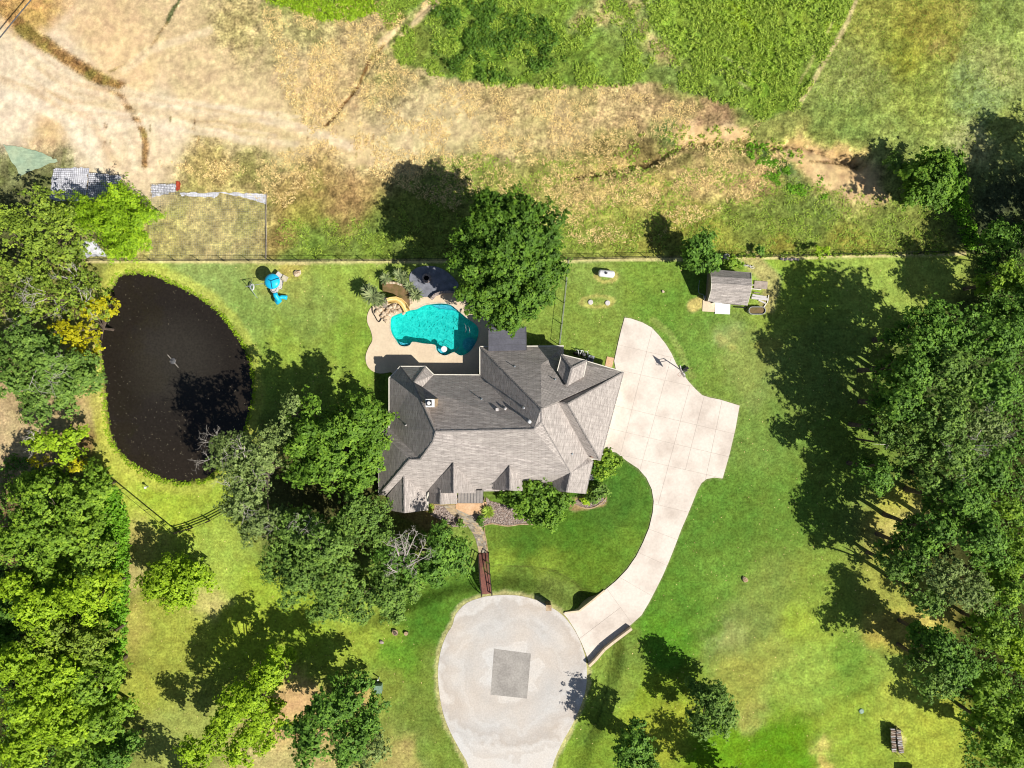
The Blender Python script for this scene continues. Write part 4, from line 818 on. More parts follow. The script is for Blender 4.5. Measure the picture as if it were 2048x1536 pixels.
for p in (fr_[0] + Vector((.3,-.3,0)), fr_[1] + Vector((-.3,-.3,0))): MB().box((p.x, p.y, 1.65), (.2, .2, 3.25)).build('porch_post', M['cream'], house)
# front standing seam porch: eight pans with raised seams
a0, a1, b0_, b1_ = RZ(718,1248,3.25), RZ(902,1246,3.25), RZ(716,1338,2.75), RZ(900,1338,2.75)
fp_ = MB().bar(b0_ - Vector((0, 0, .08)), b1_ - Vector((0, 0, .08)), .10, .12).build('porch_roof', M['dkgrey'], house)
for i in range(8):
    p, q = a0.lerp(a1, (i + .04) / 8), a0.lerp(a1, (i + .96) / 8); r, s = b0_.lerp(b1_, (i + .04) / 8), b0_.lerp(b1_, (i + .96) / 8)
    mb = MB(); mb.v = [tuple(v) for v in (p, q, s, r)] + [tuple(v - Vector((0, 0, .04))) for v in (p, q, s, r)]; mb.f = [(0, 3, 2, 1), (4, 5, 6, 7), (2, 3, 7, 6), (0, 1, 5, 4), (1, 2, 6, 5), (3, 0, 4, 7)]
    mb.build('metal_pan', M['metal_roof'], fp_)
for i in range(9): MB().bar(a0.lerp(a1, i / 8) + Vector((0, 0, .0)), b0_.lerp(b1_, i / 8) + Vector((0, 0, .0)), .035, .09).build('seam', M['dkgrey'], fp_)
for t in (.02, .98): p = b0_.lerp(b1_, t); MB().box((p.x, p.y + .15, 1.35), (.3, .3, 2.6)).build('porch_post', M['stone'], house)
# windows and doors on the walls (edge index of the eave outline, position along it, width, sill, height)
def on_wall(i, t, wd, z0, ht, kind):
    a, b2 = Vector(WALL[i]), Vector(WALL[(i + 1) % len(WALL)]); d = (b2 - a).normalized(); nrm = Vector((d.y, -d.x)); c = a.lerp(b2, t); rz = math.atan2(d.y, d.x)
    f = MB().box((c.x + nrm.x * .03, c.y + nrm.y * .03, z0 + ht / 2), (wd, .12, ht), rz=rz).build(kind, M['white'] if kind != 'front_door' else M['darkwood'], house)
    if kind == 'window': MB().box((c.x + nrm.x * .095, c.y + nrm.y * .095, z0 + ht / 2), (wd - .16, .03, ht - .16), rz=rz).build('pane', M['glass'], f)
    if kind == 'garage_door':
        for k in range(4): MB().box((c.x + nrm.x * .10, c.y + nrm.y * .10, z0 + ht * (k + .5) / 4), (wd - .08, .03, ht / 4 - .04), rz=rz).build('panel', M['cream'], f)
def near(p):   # wall edge closest to a zoom point
    q = Vector(tuple(RZ(*p, 2.9))[:2]); best = None
    for i in range(len(WALL)):
        a, b2 = Vector(WALL[i]), Vector(WALL[(i + 1) % len(WALL)]); d = b2 - a; t = max(.05, min(.95, (q - a).dot(d) / max(d.dot(d), 1e-6))); r = (a + d * t - q).length
        if best is None or r < best[0]: best = (r, i, t)
    return best[1], best[2]
for p, wd, z0, ht, kd in [((1900,490),2.7,.05,2.3,'garage_door'),((1850,690),2.7,.05,2.3,'garage_door'),((1795,890),2.7,.05,2.3,'garage_door'),((1690,1150),1.5,.9,1.4,'window'),((620,402),1.8,.8,1.5,'window'),((760,402),1.8,.05,2.3,'window'),((385,340),1.6,.8,1.5,'window'),((960,195),1.6,.05,2.3,'window'),((1370,190),1.4,.9,1.3,'window'),
                            ((213,560),1.5,.9,1.4,'window'),((137,1120),1.5,.9,1.4,'window'),((350,1391),1.8,.8,1.5,'window'),((600,1340),1.5,.8,1.5,'window'),((810,1248),1.2,.05,2.4,'front_door'),((1100,1247),1.6,.8,1.5,'window'),((1530,1260),1.6,.8,1.5,'window'),((1700,325),1.0,.05,2.1,'front_door')]:
    on_wall(*near(p), wd, z0, ht, kd)

# equipment beside the house
def z8(x, y): return (1130 + x / 17.07, 680 + y / 17.07)
def condenser(px, py, rz, lab, s=.85):
    c = W(px, py, 0); e = empty('air_conditioner', c, lab, 'air conditioner', 'condenser units along the house walls')
    MB().box((c.x, c.y, .45), (s, s, .85), rz=rz).build('casing', M['greysteel'], e)
    MB().lathe((c.x, c.y, .88), [(s * .42, 0), (s * .42, .02), (.08, .03)], 16).build('fan_grille', M['dkgrey'], e)
    MB().box((c.x, c.y, .02), (s + .2, s + .2, .06), rz=rz).build('base_pad', M['joint'], e)
condenser(*z8(865, 640), -.25, 'blue grey air conditioner box in the shade north of the garage wing', .75)
condenser(1181.5, 954, -.23, 'dark air conditioner beneath the east eave behind the green shrubs', .6)
eq = empty('pool_equipment', W(*z8(560, 430)), 'pool pump and filter with looping white pipes by the north wall', 'pool pump')
zp = lambda x, y, z: W(*z8(x, y), z)
for pts in ([(330,310,.5),(450,360,.7),(470,450,.6),(440,560,.3)],[(530,350,.7),(560,400,.75),(520,460,.6),(480,570,.25)],[(640,400,.7),(600,450,.8),(585,500,.4)],[(660,400,.6),(780,400,.7),(780,480,.6),(750,560,.3)],[(590,590,.5),(640,570,.6),(700,600,.5),(730,640,.3)],[(400,340,.4),(520,350,.5),(640,380,.5)]):
    MB().tube([zp(*p) for p in pts], .045, 8).build('pipe', M['white'], eq, smooth=True)
c = zp(620, 500, 0); MB().lathe((c.x, c.y, 0), [(.28, 0), (.3, .5), (.26, .8), (.1, .9)], 16).build('filter_tank', M['dkgrey'], eq, smooth=True)
c = zp(340, 450, 0); MB().lathe((c.x, c.y, 0), [(.24, 0), (.25, .5), (.12, .7)], 16).build('filter_tank', M['black'], eq, smooth=True)
c = zp(460, 480, 0); MB().box((c.x, c.y, .2), (.3, .55, .35)).build('pump', M['dkgrey'], eq)
pad = MB(); c = W(*z8(1520, 750), .03); pad.box(c, (.95, 1.3, .12), rz=-.2); tag(pad.build('concrete_step', M['porch_floor']), 'tan slab at the garage corner beside the driveway', 'step')

# ================================================================== SHED
def z5(x, y): return (1380 + x / 11.38, 520 + y / 11.38)
sc_ = W(1447, 575); shed = empty('garden_shed', sc_, 'small shed with a grey brown barn shaped shingle roof', 'shed')
prof = [((455,218),(1390,290),2.1),((480,370),(1400,430),3.35),((490,520),(1405,575),3.75),((480,690),(1385,735),3.2),((410,935),(1300,1035),2.1)]
# roof cross section runs north to south; its ridge is the third line
rows_ = [(W(*z5(*a), z), W(*z5(*b2), z)) for a, b2, z in prof]
x0 = sum(r[0].x for r in rows_) / 5; x1 = sum(r[1].x for r in rows_) / 5
sh = roof_mesh('roof', [[rows_[i][0], rows_[i][1], rows_[i + 1][1], rows_[i + 1][0]] for i in range(4)], M['shingle'], shed)
for s in (0, 1):
    wmesh = MB(); w0 = [r[s] + Vector(((.22, -.22)[s], 0, -.06)) for r in rows_]; w0[0] = w0[0] + Vector((0, -.25, 0)); w0[4] = w0[4] + Vector((0, .25, 0))
    pts = [Vector((w0[0].x, w0[0].y, 0))] + w0 + [Vector((w0[4].x, w0[4].y, 0))]; o = Vector(((.1, -.1)[s], 0, 0)); n = len(pts)
    wmesh.v = [tuple(p) for p in pts] + [tuple(p + o) for p in pts]; wmesh.f = [tuple(range(n)), tuple(range(n, 2 * n))[::-1]] + [(i, (i + 1) % n, (i + 1) % n + n, i + n) for i in range(n)]
    wmesh.build('gable_wall', M['oldwood'], shed)
for i in (0, 4):
    a, b2 = rows_[i]; o = Vector((0, -.25 if i == 0 else .25, 0)); a = a + o + Vector((.25, 0, 0)); b2 = b2 + o - Vector((.25, 0, 0))
    mb = MB(); mb.bar((a.x, a.y, 1.0), (b2.x, b2.y, 1.0), .1, 2.0); wl2 = mb.build('side_wall', M['oldwood'], shed)
for i in range(5): MB().bar(rows_[i][0], rows_[i][1], .05, .03).build('roof_edge' if i in (0, 4) else 'ridge', M['cap'], sh)
for s in (0, 1):
    tr_ = MB()
    for i in range(4): tr_.bar(rows_[i][s] - Vector((0, 0, .05)), rows_[i + 1][s] - Vector((0, 0, .05)), .05, .12)
    tr_.build('rake_board', M['cream'], shed)
d0 = rows_[4][0].lerp(rows_[4][1], .35); MB().box((d0.x, d0.y + .17, .95), (1.5, .06, 1.85)).build('door', M['white'], shed)
MB().box(W(*z5(740, 1085), .06), (2.0, 1.7, .14), rz=-.04).build('concrete_pad', M['white']) 
o = col.objects['concrete_pad']; tag(o, 'bright white slab in front of the shed door', 'slab')
o = MB().box(W(*z5(455, 1050), .03), (2.0, 1.5, .10), rz=-.06).build('gravel_pad', M['deck']); tag(o, 'tan gravel pad just left of the white slab by the shed', 'pad')
o = MB().box(W(*z5(1610, 568), .08), (1.75, 1.0, .16), rz=-.08).build('concrete_pad', M['joint']); tag(o, 'pale grey slab lying east of the shed', 'slab')
def boards(lst, lab):
    for k, (a, b2, wd, mt) in enumerate(lst):
        mb = MB().bar(W(*z5(*a), .1 + .03 * (k % 3)), W(*z5(*b2), .1 + .03 * (k % 3)), wd, .08); tag(mb.build('timber_board', M[mt]), lab[k], 'board', 'boards lying east of the shed')
boards([((1400,570),(1500,570),.10,'cream'),((1400,655),(1620,675),.12,'cream'),((1450,740),(1590,750),.10,'oldwood'),((1420,800),(1740,850),.28,'ltgrey'),((1400,860),(1790,900),.3,'ltgrey'),((1560,910),(1720,985),.2,'ltgrey'),((1790,800),(1760,980),.12,'cream'),((1740,990),(1670,1090),.12,'cream')],
       ['short cream board between the shed and pale grey slab','cream board on the ground south of the pale grey slab','weathered short board above the pale planks east of shed','upper wide pale plank stacked east of the shed','lower wide pale plank stacked east of the shed','slanting pale plank under the plank stack','upright cream edging board at the outer end of planks','slanting cream edging board above the stock tank'])
tk = W(*z5(1495, 1160), 0); tank = empty('stock_tank', tk, 'oval galvanised stock tank of brown plants near the shed', 'stock tank')
def oval(L, R, n=10):
    pts = []
    for k in range(n + 1): a = -math.pi / 2 + math.pi * k / n; pts.append((tk.x + L + R * math.cos(a), tk.y + R * math.sin(a)))
    for k in range(n + 1): a = math.pi / 2 + math.pi * k / n; pts.append((tk.x - L + R * math.cos(a), tk.y + R * math.sin(a)))
    return pts
o_, i_ = oval(.62, .52), oval(.62, .44); mb = MB(); n = len(o_)
mb.v = [(*p, 0) for p in o_] + [(*p, .62) for p in o_] + [(*p, .62) for p in i_] + [(*p, .3) for p in i_]
for k in range(3): mb.f += [(k * n + i, k * n + (i + 1) % n, (k + 1) * n + (i + 1) % n, (k + 1) * n + i) for i in range(n)]
mb.build('tub', M['steel'], tank)
mb = MB(); mb.v = [(*p, .45) for p in i_]; mb.f = [tuple(range(n))]; mb.build('soil', M['soil'], tank)
lm_stump = None
o = MB().tube([W(*z5(1010, 1070), .15), W(*z5(1300, 1085), .15)], .07, 6).build('old_hose_reel', M['black']); tag(o, 'black pipe lying between the white slab and the stock tank', 'pipe')
hr = MB().tube([W(*z5(*p), .9) for p in [(330,900),(330,830),(290,780),(230,770),(200,740),(195,640),(215,470)]], .035, 6); hr.tube([W(*z5(195, 640), .9), W(*z5(195, 640), 0)], .035, 6); hr.tube([W(*z5(330, 900), .9), W(*z5(330, 900), 0)], .035, 6); hr.tube([W(*z5(215, 470), .9), W(*z5(215, 470), 0)], .035, 6)
tag(hr.build('metal_rail', M['greysteel'], smooth=True), 'thin curved metal rail in the shade west of the shed', 'rail')
o = MB(); o.box(W(*z5(330, 850), .5), (.25, .4, .3)); tag(o.build('meter_box', M['greysteel']), 'small grey box beside the curved rail west of the shed', 'box')
# curved edging rings and loose blocks along the back fence
k = 0
for (x, y, r, a0_) in [(1478,521,.55,.4),(1484,522,.6,.5),(1490,523,.6,.6),(1496,524,.55,.7),(1502,526,.5,.8),(1505,530,.45,.7)]:
    c = W(x, y, .15); mb = MB().tube([(c.x + r * math.cos(a0_ + t * .35 + 2.6), c.y + r * math.sin(a0_ + t * .35 + 2.6), .15 + .05 * (k % 3)) for t in range(7)], .05, 5)
    tag(mb.build('curved_edging', M['ltgrey'], smooth=True), '%s curved edging strip from the left in the pile by the back fence' % ORD[k], 'edging strip', 'curved edging strips piled by the back fence'); k += 1
for i in range(9):
    c = W(1562 + i * 4.2, 517.5 + (i % 3) * .8, .15); mb = MB().lathe((c.x, c.y, 0), [(.16, 0), (.2, .12), (.13, .26)], 8)
    tag(mb.build('landscape_block', M['grey_rock' if i % 2 else 'dkgrey']), 'small %s block, %s from the left in the row under the back fence' % ('grey' if i % 2 else 'dark', ORD[i]), 'block', 'row of small blocks under the back fence')
c = W(1452, 514, 0); MBx = MB().lathe((c.x, c.y, .1), [(.25, -.1), (.42, .05), (.42, .2), (.25, .3), (.22, .1)], 14); tag(MBx.build('rubber_tyre', M['ltgrey'], smooth=True), 'pale round ring planter beside the tree north of the shed', 'ring planter')

# ================================================================== FENCES
mesh_fence = empty('back_fence', W(1000, 520), 'long black chain link fence crossing the photo behind the back lawn', 'fence')
Hf = 1.45
fpts = [W(*p, 0) for p in FENCE]; dense = []
for a, b2 in zip(fpts, fpts[1:]):
    n = max(1, round((b2 - a).length / 3.0)); dense += [a.lerp(b2, i / n) for i in range(n)]
dense.append(fpts[-1])
post = MB().tube([(0, 0, -.1), (0, 0, Hf + .05)], .045, 6); pm_ = post.mesh('post'); pm_.materials.append(M['black'])
def put_post(p, parent, me_=pm_):
    o = bpy.data.objects.new('post', me_); col.objects.link(o); o.parent = parent; o.location = Vector(p) - parent_loc(parent); return o
for p in dense: put_post(p, mesh_fence)
for a in (W(541, 522.5), ): put_post(a, mesh_fence)
def rails(pts, parent, hs, r=.028, mat='black'):
    for h in hs:
        MB().tube([Vector(p) + Vector((0, 0, h)) for p in pts], r, 6).build('rail', M[mat], parent)
rails(dense, mesh_fence, (Hf,)); rails(dense, mesh_fence, (.12,), .018)
def chain(pts, parent, Hh, step=.28, mat='black'):
    mb = MB()
    for a, b2 in zip(pts, pts[1:]):
        d = b2 - a; n = max(1, int(d.length / step))
        for i in range(n):
            for s in (0, 1):
                p = a + d * ((i + s) / n); q = a + d * ((i + 1 - s) / n); p = Vector((p.x, p.y, .08)); q = Vector((q.x, q.y, .08 + step)); k = 0
                # one long diagonal wire climbing the panel
        m_ = int((d.length + Hh) / step)
        u = d.normalized()
        for i in range(m_):
            for s in (1, -1):
                t0 = i * step - Hh if s > 0 else i * step; z0 = .05; t1 = t0 + s * Hh; z1_ = Hh
                lo, hi = 0, d.length
                def cl(t, z, t2, z2_):
                    if t < lo: z = z + (z2_ - z) * (lo - t) / (t2 - t); t = lo
                    if t > hi: z = z + (z2_ - z) * (hi - t) / (t2 - t); t = hi
                    return t, z
                if max(t0, t1) <= lo or min(t0, t1) >= hi: continue
                A = cl(t0, z0, t1, z1_); B2 = cl(t1, z1_, t0, z0)
                pa = a + u * A[0]; pb_ = a + u * B2[0]; n0 = len(mb.v); w_ = .006
                mb.v += [(pa.x, pa.y, A[1]), (pa.x, pa.y + w_, A[1] + w_), (pb_.x, pb_.y + w_, B2[1] + w_), (pb_.x, pb_.y, B2[1])]; mb.f.append((n0, n0 + 1, n0 + 2, n0 + 3))
    tag(mb.build('chain_mesh', M[mat], parent), kind='stuff')
chain(dense, mesh_fence, Hf)
def small_fence(name, pxs, lab, hh=Hf, sp_=3.0, hs=None, cat='fence', mesh=True, mat='black', wd=None):
    q = [W(*p, 0) for p in pxs]; f = empty(name, q[0], lab, cat); dd = []
    for a, b2 in zip(q, q[1:]):
        n = max(1, round((b2 - a).length / sp_)); dd += [a.lerp(b2, i / n) for i in range(n)]
    dd.append(q[-1])
    if wd:
        bm_ = MB().box((0, 0, hh / 2), (.14, .14, hh + .2)).mesh('post'); bm_.materials.append(M[mat])
        for p in dd: put_post(p, f, bm_)
        for h in hs:
            for a, b2 in zip(dd, dd[1:]): MB().bar(a + Vector((0, 0, h)), b2 + Vector((0, 0, h)), .04, .15).build('rail', M[mat], f)
    else:
        for p in dd: put_post(p, f)
        rails(dd, f, hs or (hh, .12), .03, mat)
        if mesh: chain(dd, f, hh)
    return f
small_fence('side_fence', [(1136.5,521),(1128,606),(1118.5,690)], 'grey topped chain link fence running down from the big tree to the house', mat='steel', sp_=2.6)
small_fence('lawn_fence', [(170,905),(205,939),(250,976),(300,1017),(357,1063)], 'dark wire fence slanting past the south end of the pond', sp_=3.2)
small_fence('rail_fence', [(359,1062),(385,1055),(420,1041),(456,1022),(475,1014)], 'dark three rail wooden fence running into the oaks near the pond', hh=1.3, sp_=1.9, hs=(.4, .8, 1.2), wd=1, mat='darkwood')

# ================================================================== BRIDGE
br0, br1 = W(967.5, 1106), W(974, 1187); bd_ = (br1 - br0); bl = bd_.length; u = bd_.normalized(); nr = Vector((-u.y, u.x, 0))
bridge = empty('footbridge', W(970, 1147), 'arched wooden footbridge with reddish planks over the grass ditch', 'footbridge')
def arch(t): return .15 + .75 * math.sin(math.pi * t)
npl = 38
for i in range(npl):
    t = (i + .5) / npl; c = br0 + u * (t * bl); sl2 = .75 * math.pi * math.cos(math.pi * t) / bl
    x = nr; y = (u + Vector((0, 0, sl2))).normalized(); z = x.cross(y); 
    MB().box((c.x, c.y, arch(t)), (1.28, bl / npl * .88, .05), ax=Matrix((x, y, z)).transposed()).build('plank', M['redwood'], bridge)
for s in (-1, 1):
    pt = [br0 + u * (bl * k / 12) + nr * (.62 * s) + Vector((0, 0, arch(k / 12) - .14)) for k in range(13)]
    mb = MB()
    for a, b2 in zip(pt, pt[1:]): mb.bar(a, b2, .07, .2)
    mb.build('beam', M['darkwood'], bridge)
    for hh, wd in ((.95, .09), (.5, .06)):
        mb = MB()
        for a, b2 in zip(pt, pt[1:]): mb.bar(a + Vector((0, 0, hh + .14)) + nr * .06 * s, b2 + Vector((0, 0, hh + .14)) + nr * .06 * s, wd, .07)
        mb.build('handrail', M['darkwood'], bridge)
    for k in (0, 3, 6, 9, 12):
        p = pt[k] + nr * .06 * s; MB().box((p.x, p.y, p.z + .5), (.1, .1, 1.25)).build('post', M['darkwood'], bridge)
# ================================================================== HEADWALLS, MAILBOX, YARD THINGS
def block_wall(name, pts, lab, z0, z1_, th, mat='deck', bl_=.8):
    q = [W(*p, 0) for p in pts]; e = empty(name, q[0], lab, 'retaining wall')
    for a, b2 in zip(q, q[1:]):
        d = b2 - a; n = max(1, int(d.length / bl_))
        for i in range(n):
            p, r = a + d * (i / n), a + d * ((i + .985) / n); zz = z1_; MB().bar((p.x, p.y, (z0 + zz) / 2), (r.x, r.y, (z0 + zz) / 2), th, zz - z0).build('concrete_block', M[mat], e)
block_wall('culvert_headwall', [(1129,1225),(1158,1221.5),(1185,1200),(1209,1180)], 'pale curved wall dropping to the ditch beside the driveway mouth', -1.9, .2, .22, bl_=1.6)
block_wall('culvert_headwall', [(1177,1328),(1189,1316.5),(1207.5,1295),(1226,1280),(1262,1253)], 'pale raised parapet wall along the lower side of the driveway mouth', -1.6, .85, .32, bl_=1.6)
c = W(1096, 1207, 0); mbx = empty('brick_mailbox', c, 'brick mailbox pillar at the top edge of the round road', 'mailbox')
for r in range(9):
    for s in range(2): MB().box((c.x + (s - .5) * .33 * (1), c.y, .1 + .18 * r), (.31, .66, .165)).build('brick_course', M['brick'], mbx)
MB().box((c.x, c.y, 1.76), (.74, .74, .12)).build('cap', M['stone'], mbx); MB().box((c.x, c.y - .36, 1.25), (.28, .06, .28)).build('letter_door', M['dkgrey'], mbx)
def z6(x, y): return (500 + x / 4.086, 1160 + y / 4.086)
c = W(*z6(1055, 870), 0); tb_ = empty('utility_cabinet', c, 'green utility cabinet on the grass left of the round road', 'utility box')
MB().box((c.x, c.y, .5), (.95, 1.0, .95)).build('cabinet', M['greenbox'], tb_); MB().box((c.x + .02, c.y - .02, 1.0), (1.02, 1.08, .06), rz=.02).build('lid', M['greenbox'], tb_)
c = W(*z6(1055, 795), 0); e = empty('marker_post', c, 'short white marker post just above the green cabinet', 'post'); MB().lathe((c.x, c.y, 0), [(.08, 0), (.08, .85)], 10).build('tube', M['white'], e); MB().lathe((c.x, c.y, .85), [(.11, 0), (.11, .08), (.03, .13)], 10).build('cap', M['white'], e)
for (x, y, r, lb) in ((1188,425,.42,'pale sawn stump left of the two under the oak edge'), (1277,432,.30,'orange tinted sawn stump right of the two under the oak edge')):
    c = W(*z6(x, y), 0); e = empty('tree_stump', c, lb, 'stump'); MB().rock((c.x, c.y, .16), r * 1.05, .6, n=11, m=4, seed=x).build('bark', M['bark'], e); MB().lathe((c.x, c.y, .28), [(r * .92, 0), (r * .88, .06)], 14).build('cut_face', M['stone'], e)
for x, y, r, z, lab, mt in ((1075+0,508,.28,'z6','small pale stone half hidden in grass under the oaks','grey_rock'), (1490,1159,.42,'px','lone tan rock on the open lawn below the driveway','stone'), (594.5,546.5,.5,'px','pale white block by the playset and back fence','pale_rock'), (1326,490,.2,'px2','round pale stepping stone between tank and shed','pale_rock')):
    q = z6(x, y) if z == 'z6' else (x, y)
    if z == 'px2': q = (1180 + 748 / 5.12, 420 + 835 / 5.12)
    tag(MB().rock(W(*q, .12), r, .6, n=9, m=5, seed=int(x)).build('field_stone', M[mt]), lab, 'rock')
c = W(296.5, 973, 0); e = empty('garden_stake', c, 'small white stake standing on grass below the pond', 'stake'); MB().tube([c, c + Vector((0, 0, .9))], .05, 6).build('stake', M['greysteel'], e); MB().box(c + Vector((.05, -.02, .85)), (.2, .25, .25)).build('sign_head', M['white'], e)
for x, y, lb in ((1215,606,'pale septic lid at the right end of the worn oval'), (1181,604.5,'pale septic lid at the left end of the worn oval')):
    c = W(x, y, 0); tag(MB().lathe((c.x, c.y, -.02), [(.34, 0), (.34, .14), (.28, .18)], 18).build('septic_lid', M['ltgrey']), lb, 'lid')
# propane tank
c = W(1211.3, 549, 0); pt_ = empty('propane_tank', c, 'white horizontal propane tank near the back fence', 'propane tank'); prf = [(-1.12,.03),(-1.1,.2),(-1.02,.36),(-.9,.45),(-.75,.48),(.75,.48),(.9,.45),(1.02,.36),(1.1,.2),(1.12,.03)]
tmb = MB().tube([c + Vector((x * .99, -x * .1, .68)) for x, r in prf], [r for x, r in prf], 16); tmb.build('tank', M['white'], pt_, smooth=True)
MB().lathe((c.x - .08, c.y, 1.12), [(.17, 0), (.17, .16), (.1, .22)], 12).build('valve_dome', M['dkgrey'], pt_); 
for s in (-.7, .7): MB().box((c.x + s, c.y - s * .1, .14), (.16, .8, .3)).build('foot', M['dkgrey'], pt_)
# basketball hoop
c = W(1363.5, 741.5, .02); bh = empty('basketball_hoop', c, 'basketball hoop with dark pole leaning over the driveway edge', 'basketball hoop')
tp = c + Vector((0, 0, 3.1)); hd = Vector((-.88, -.48, 0)).normalized(); sd_ = Vector((-hd.y, hd.x, 0)); 
MB().tube([c, tp], .065, 8).build('pole', M['dkgrey'], bh); MB().tube([tp, tp + hd * .78 + Vector((0, 0, .3))], .045, 6).build('arm', M['dkgrey'], bh); MB().tube([tp - Vector((0, 0, .5)), tp + hd * .78 + Vector((0, 0, -.2))], .045, 6).build('arm', M['dkgrey'], bh)
bc = tp + hd * .8 + Vector((0, 0, .1)); ax_ = Matrix((sd_, hd, Vector((0, 0, 1)))).transposed(); MB().box(bc, (1.15, .04, 1.1), ax=ax_).build('backboard', M['ltgrey'], bh)
rc = bc + hd * .32 + Vector((0, 0, -.3)); rm = MB().tube([rc + (sd_ * math.cos(a) + hd * math.sin(a)) * .23 for a in [k * math.tau / 14 for k in range(15)]], .02, 5, cap=False).build('rim', M['red'], bh)
nm = MB()
for k in range(12):
    a = k * math.tau / 12; nm.tube([rc + (sd_ * math.cos(a) + hd * math.sin(a)) * .22, rc + (sd_ * math.cos(a + .3) + hd * math.sin(a + .3)) * .13 + Vector((0, 0, -.42))], .008, 3)
nm.build('net', M['white'], rm)
for s in (-1, 1): MB().bar(c + sd_ * .1 * s + Vector((0, 0, .1)), c + sd_ * .75 * s - hd * .1 + Vector((0, 0, .1)), .12, .1).build('base_arm', M['ltgrey'], bh)
MB().bar(c - hd * .15 + Vector((0, 0, .25)), c - hd * .9 + Vector((0, 0.0, .25)), .35, .3).build('base_tank', M['black'], bh)
# playset
def z9(x, y): return (480 + x / 13.96, 510 + y / 13.96)
def zq(x, y, z): return W(*z9(x, y), z)
c = zq(880, 730, 0); ps = empty('playset', c, 'climbing playset with a round cyan canopy, spiral slide and swing ring', 'playset')
cc = zq(885, 730, 2.9)
MB().lathe((cc.x, cc.y, 2.72), [(1.0, 0), (.98, .06), (.7, .24), (.35, .36), (.06, .42)], 28).build('canopy', M['blue'], ps, smooth=True)
for a in (.42, math.radians(270 + 3), math.radians(155)):
    mb = MB(); pr_ = [(.02, .46), (.35, .40), (.7, .28), (.97, .1)] if a != math.radians(155) else [(.02, .46), (.35, .40)]
    for (r0, za), (r1, zb) in zip(pr_, pr_[1:]): mb.bar((cc.x + r0 * math.cos(a), cc.y + r0 * math.sin(a), 2.72 + za), (cc.x + r1 * math.cos(a), cc.y + r1 * math.sin(a), 2.72 + zb), .08, .05)
    mb.build('canopy_rib', M['darkblue'], ps)
for a in range(4):
    p = cc + Vector((.75 * math.cos(a * 1.571 + .5), .75 * math.sin(a * 1.571 + .5), 0)); MB().tube([(p.x, p.y, 0), (p.x, p.y, 2.8)], .05, 8).build('post', M['ltgrey'], ps)
MB().lathe((cc.x, cc.y, 1.25), [(.85, 0), (.85, .08)], 8).build('platform', M['ltgrey'], ps)
for q, z, r, mt in (((1090,870), 1.0, .42, 'ltgrey'), ((975,965), 1.5, .46, 'ltgrey')):
    p = zq(*q, z); MB().lathe((p.x, p.y, z), [(r, -.06), (r, .02)], 12).build('side_platform', M[mt], ps); MB().tube([(p.x + r * math.cos(t * math.tau / 16), p.y + r * math.sin(t * math.tau / 16), z + .35) for t in range(17)], .03, 5, cap=False).build('guard_ring', M['ltgrey'], ps); MB().tube([(p.x, p.y, 0), (p.x, p.y, z)], .05, 6).build('post', M['ltgrey'], ps)
p = zq(1145, 590, 0); MB().box((p.x, p.y, .9), (.7, .75, .08), rz=.9).build('climbing_panel', M['ltgrey'], ps); p = zq(1275, 660, 0); MB().box((p.x, p.y, .35), (.75, .7, .1), rz=-.5).build('climbing_panel', M['beige'], ps)
p = zq(1175, 850, 0); MB().box((p.x, p.y, .55), (.5, 1.1, .08), rz=-.25).build('ladder_frame', M['dkgrey'], ps)
for k in range(4): MB().box((p.x - .02 + .03 * k, p.y - .4 + .22 * k, .62), (.42, .07, .05), rz=-.25).build('rung', M['ltgrey'], ps)
sp3 = [zq(*q, z) for q, z in (((980,1060), 1.75), ((1000,1140), 1.55), ((1060,1220), 1.35), ((1100,1270), 1.15), ((1050,1320), .95), ((1010,1270), .8), ((1070,1210), .65), ((1170,1165), .5), ((1250,1180), .38), ((1310,1190), .25))]
MB().tube(sp3, [.30, .32, .33, .34, .33, .30, .27, .25, .28, .32], 12).build('spiral_slide', M['blue'], ps, smooth=True)
sa = zq(620, 800, 2.1); sb_ = zq(160, 880, 2.1); MB().tube([zq(700, 820, 2.2), sa, sb_], .035, 6).build('swing_beam', M['greysteel'], ps)
MB().tube([zq(250, 870, 2.1), zq(430, 1130, 1.0), zq(490, 1200, 0)], .035, 6).build('swing_leg', M['greysteel'], ps); MB().tube([zq(250, 870, 2.1), zq(300, 780, 1.0), zq(330, 690, 0)], .035, 6).build('swing_leg', M['greysteel'], ps)
rc = zq(340, 895, .8); MB().tube([(rc.x + .26 * math.cos(t * math.tau / 18), rc.y + .40 * math.sin(t * math.tau / 18), .8 + .1 * math.cos(t * math.tau / 18)) for t in range(19)], .075, 7, cap=False).build('swing_ring', M['white'], ps, smooth=True)
nm = MB()
for k in range(-2, 3): nm.bar((rc.x + k * .09, rc.y - .33, .8), (rc.x + k * .09, rc.y + .33, .8), .03, .02)
nm.build('swing_net', M['darkblue'], ps)
for s in (-1, 1): MB().tube([(rc.x, rc.y + s * .3, .8), (rc.x, rc.y + s * .1, 2.05)], .012, 4).build('rope', M['ltgrey'], ps)
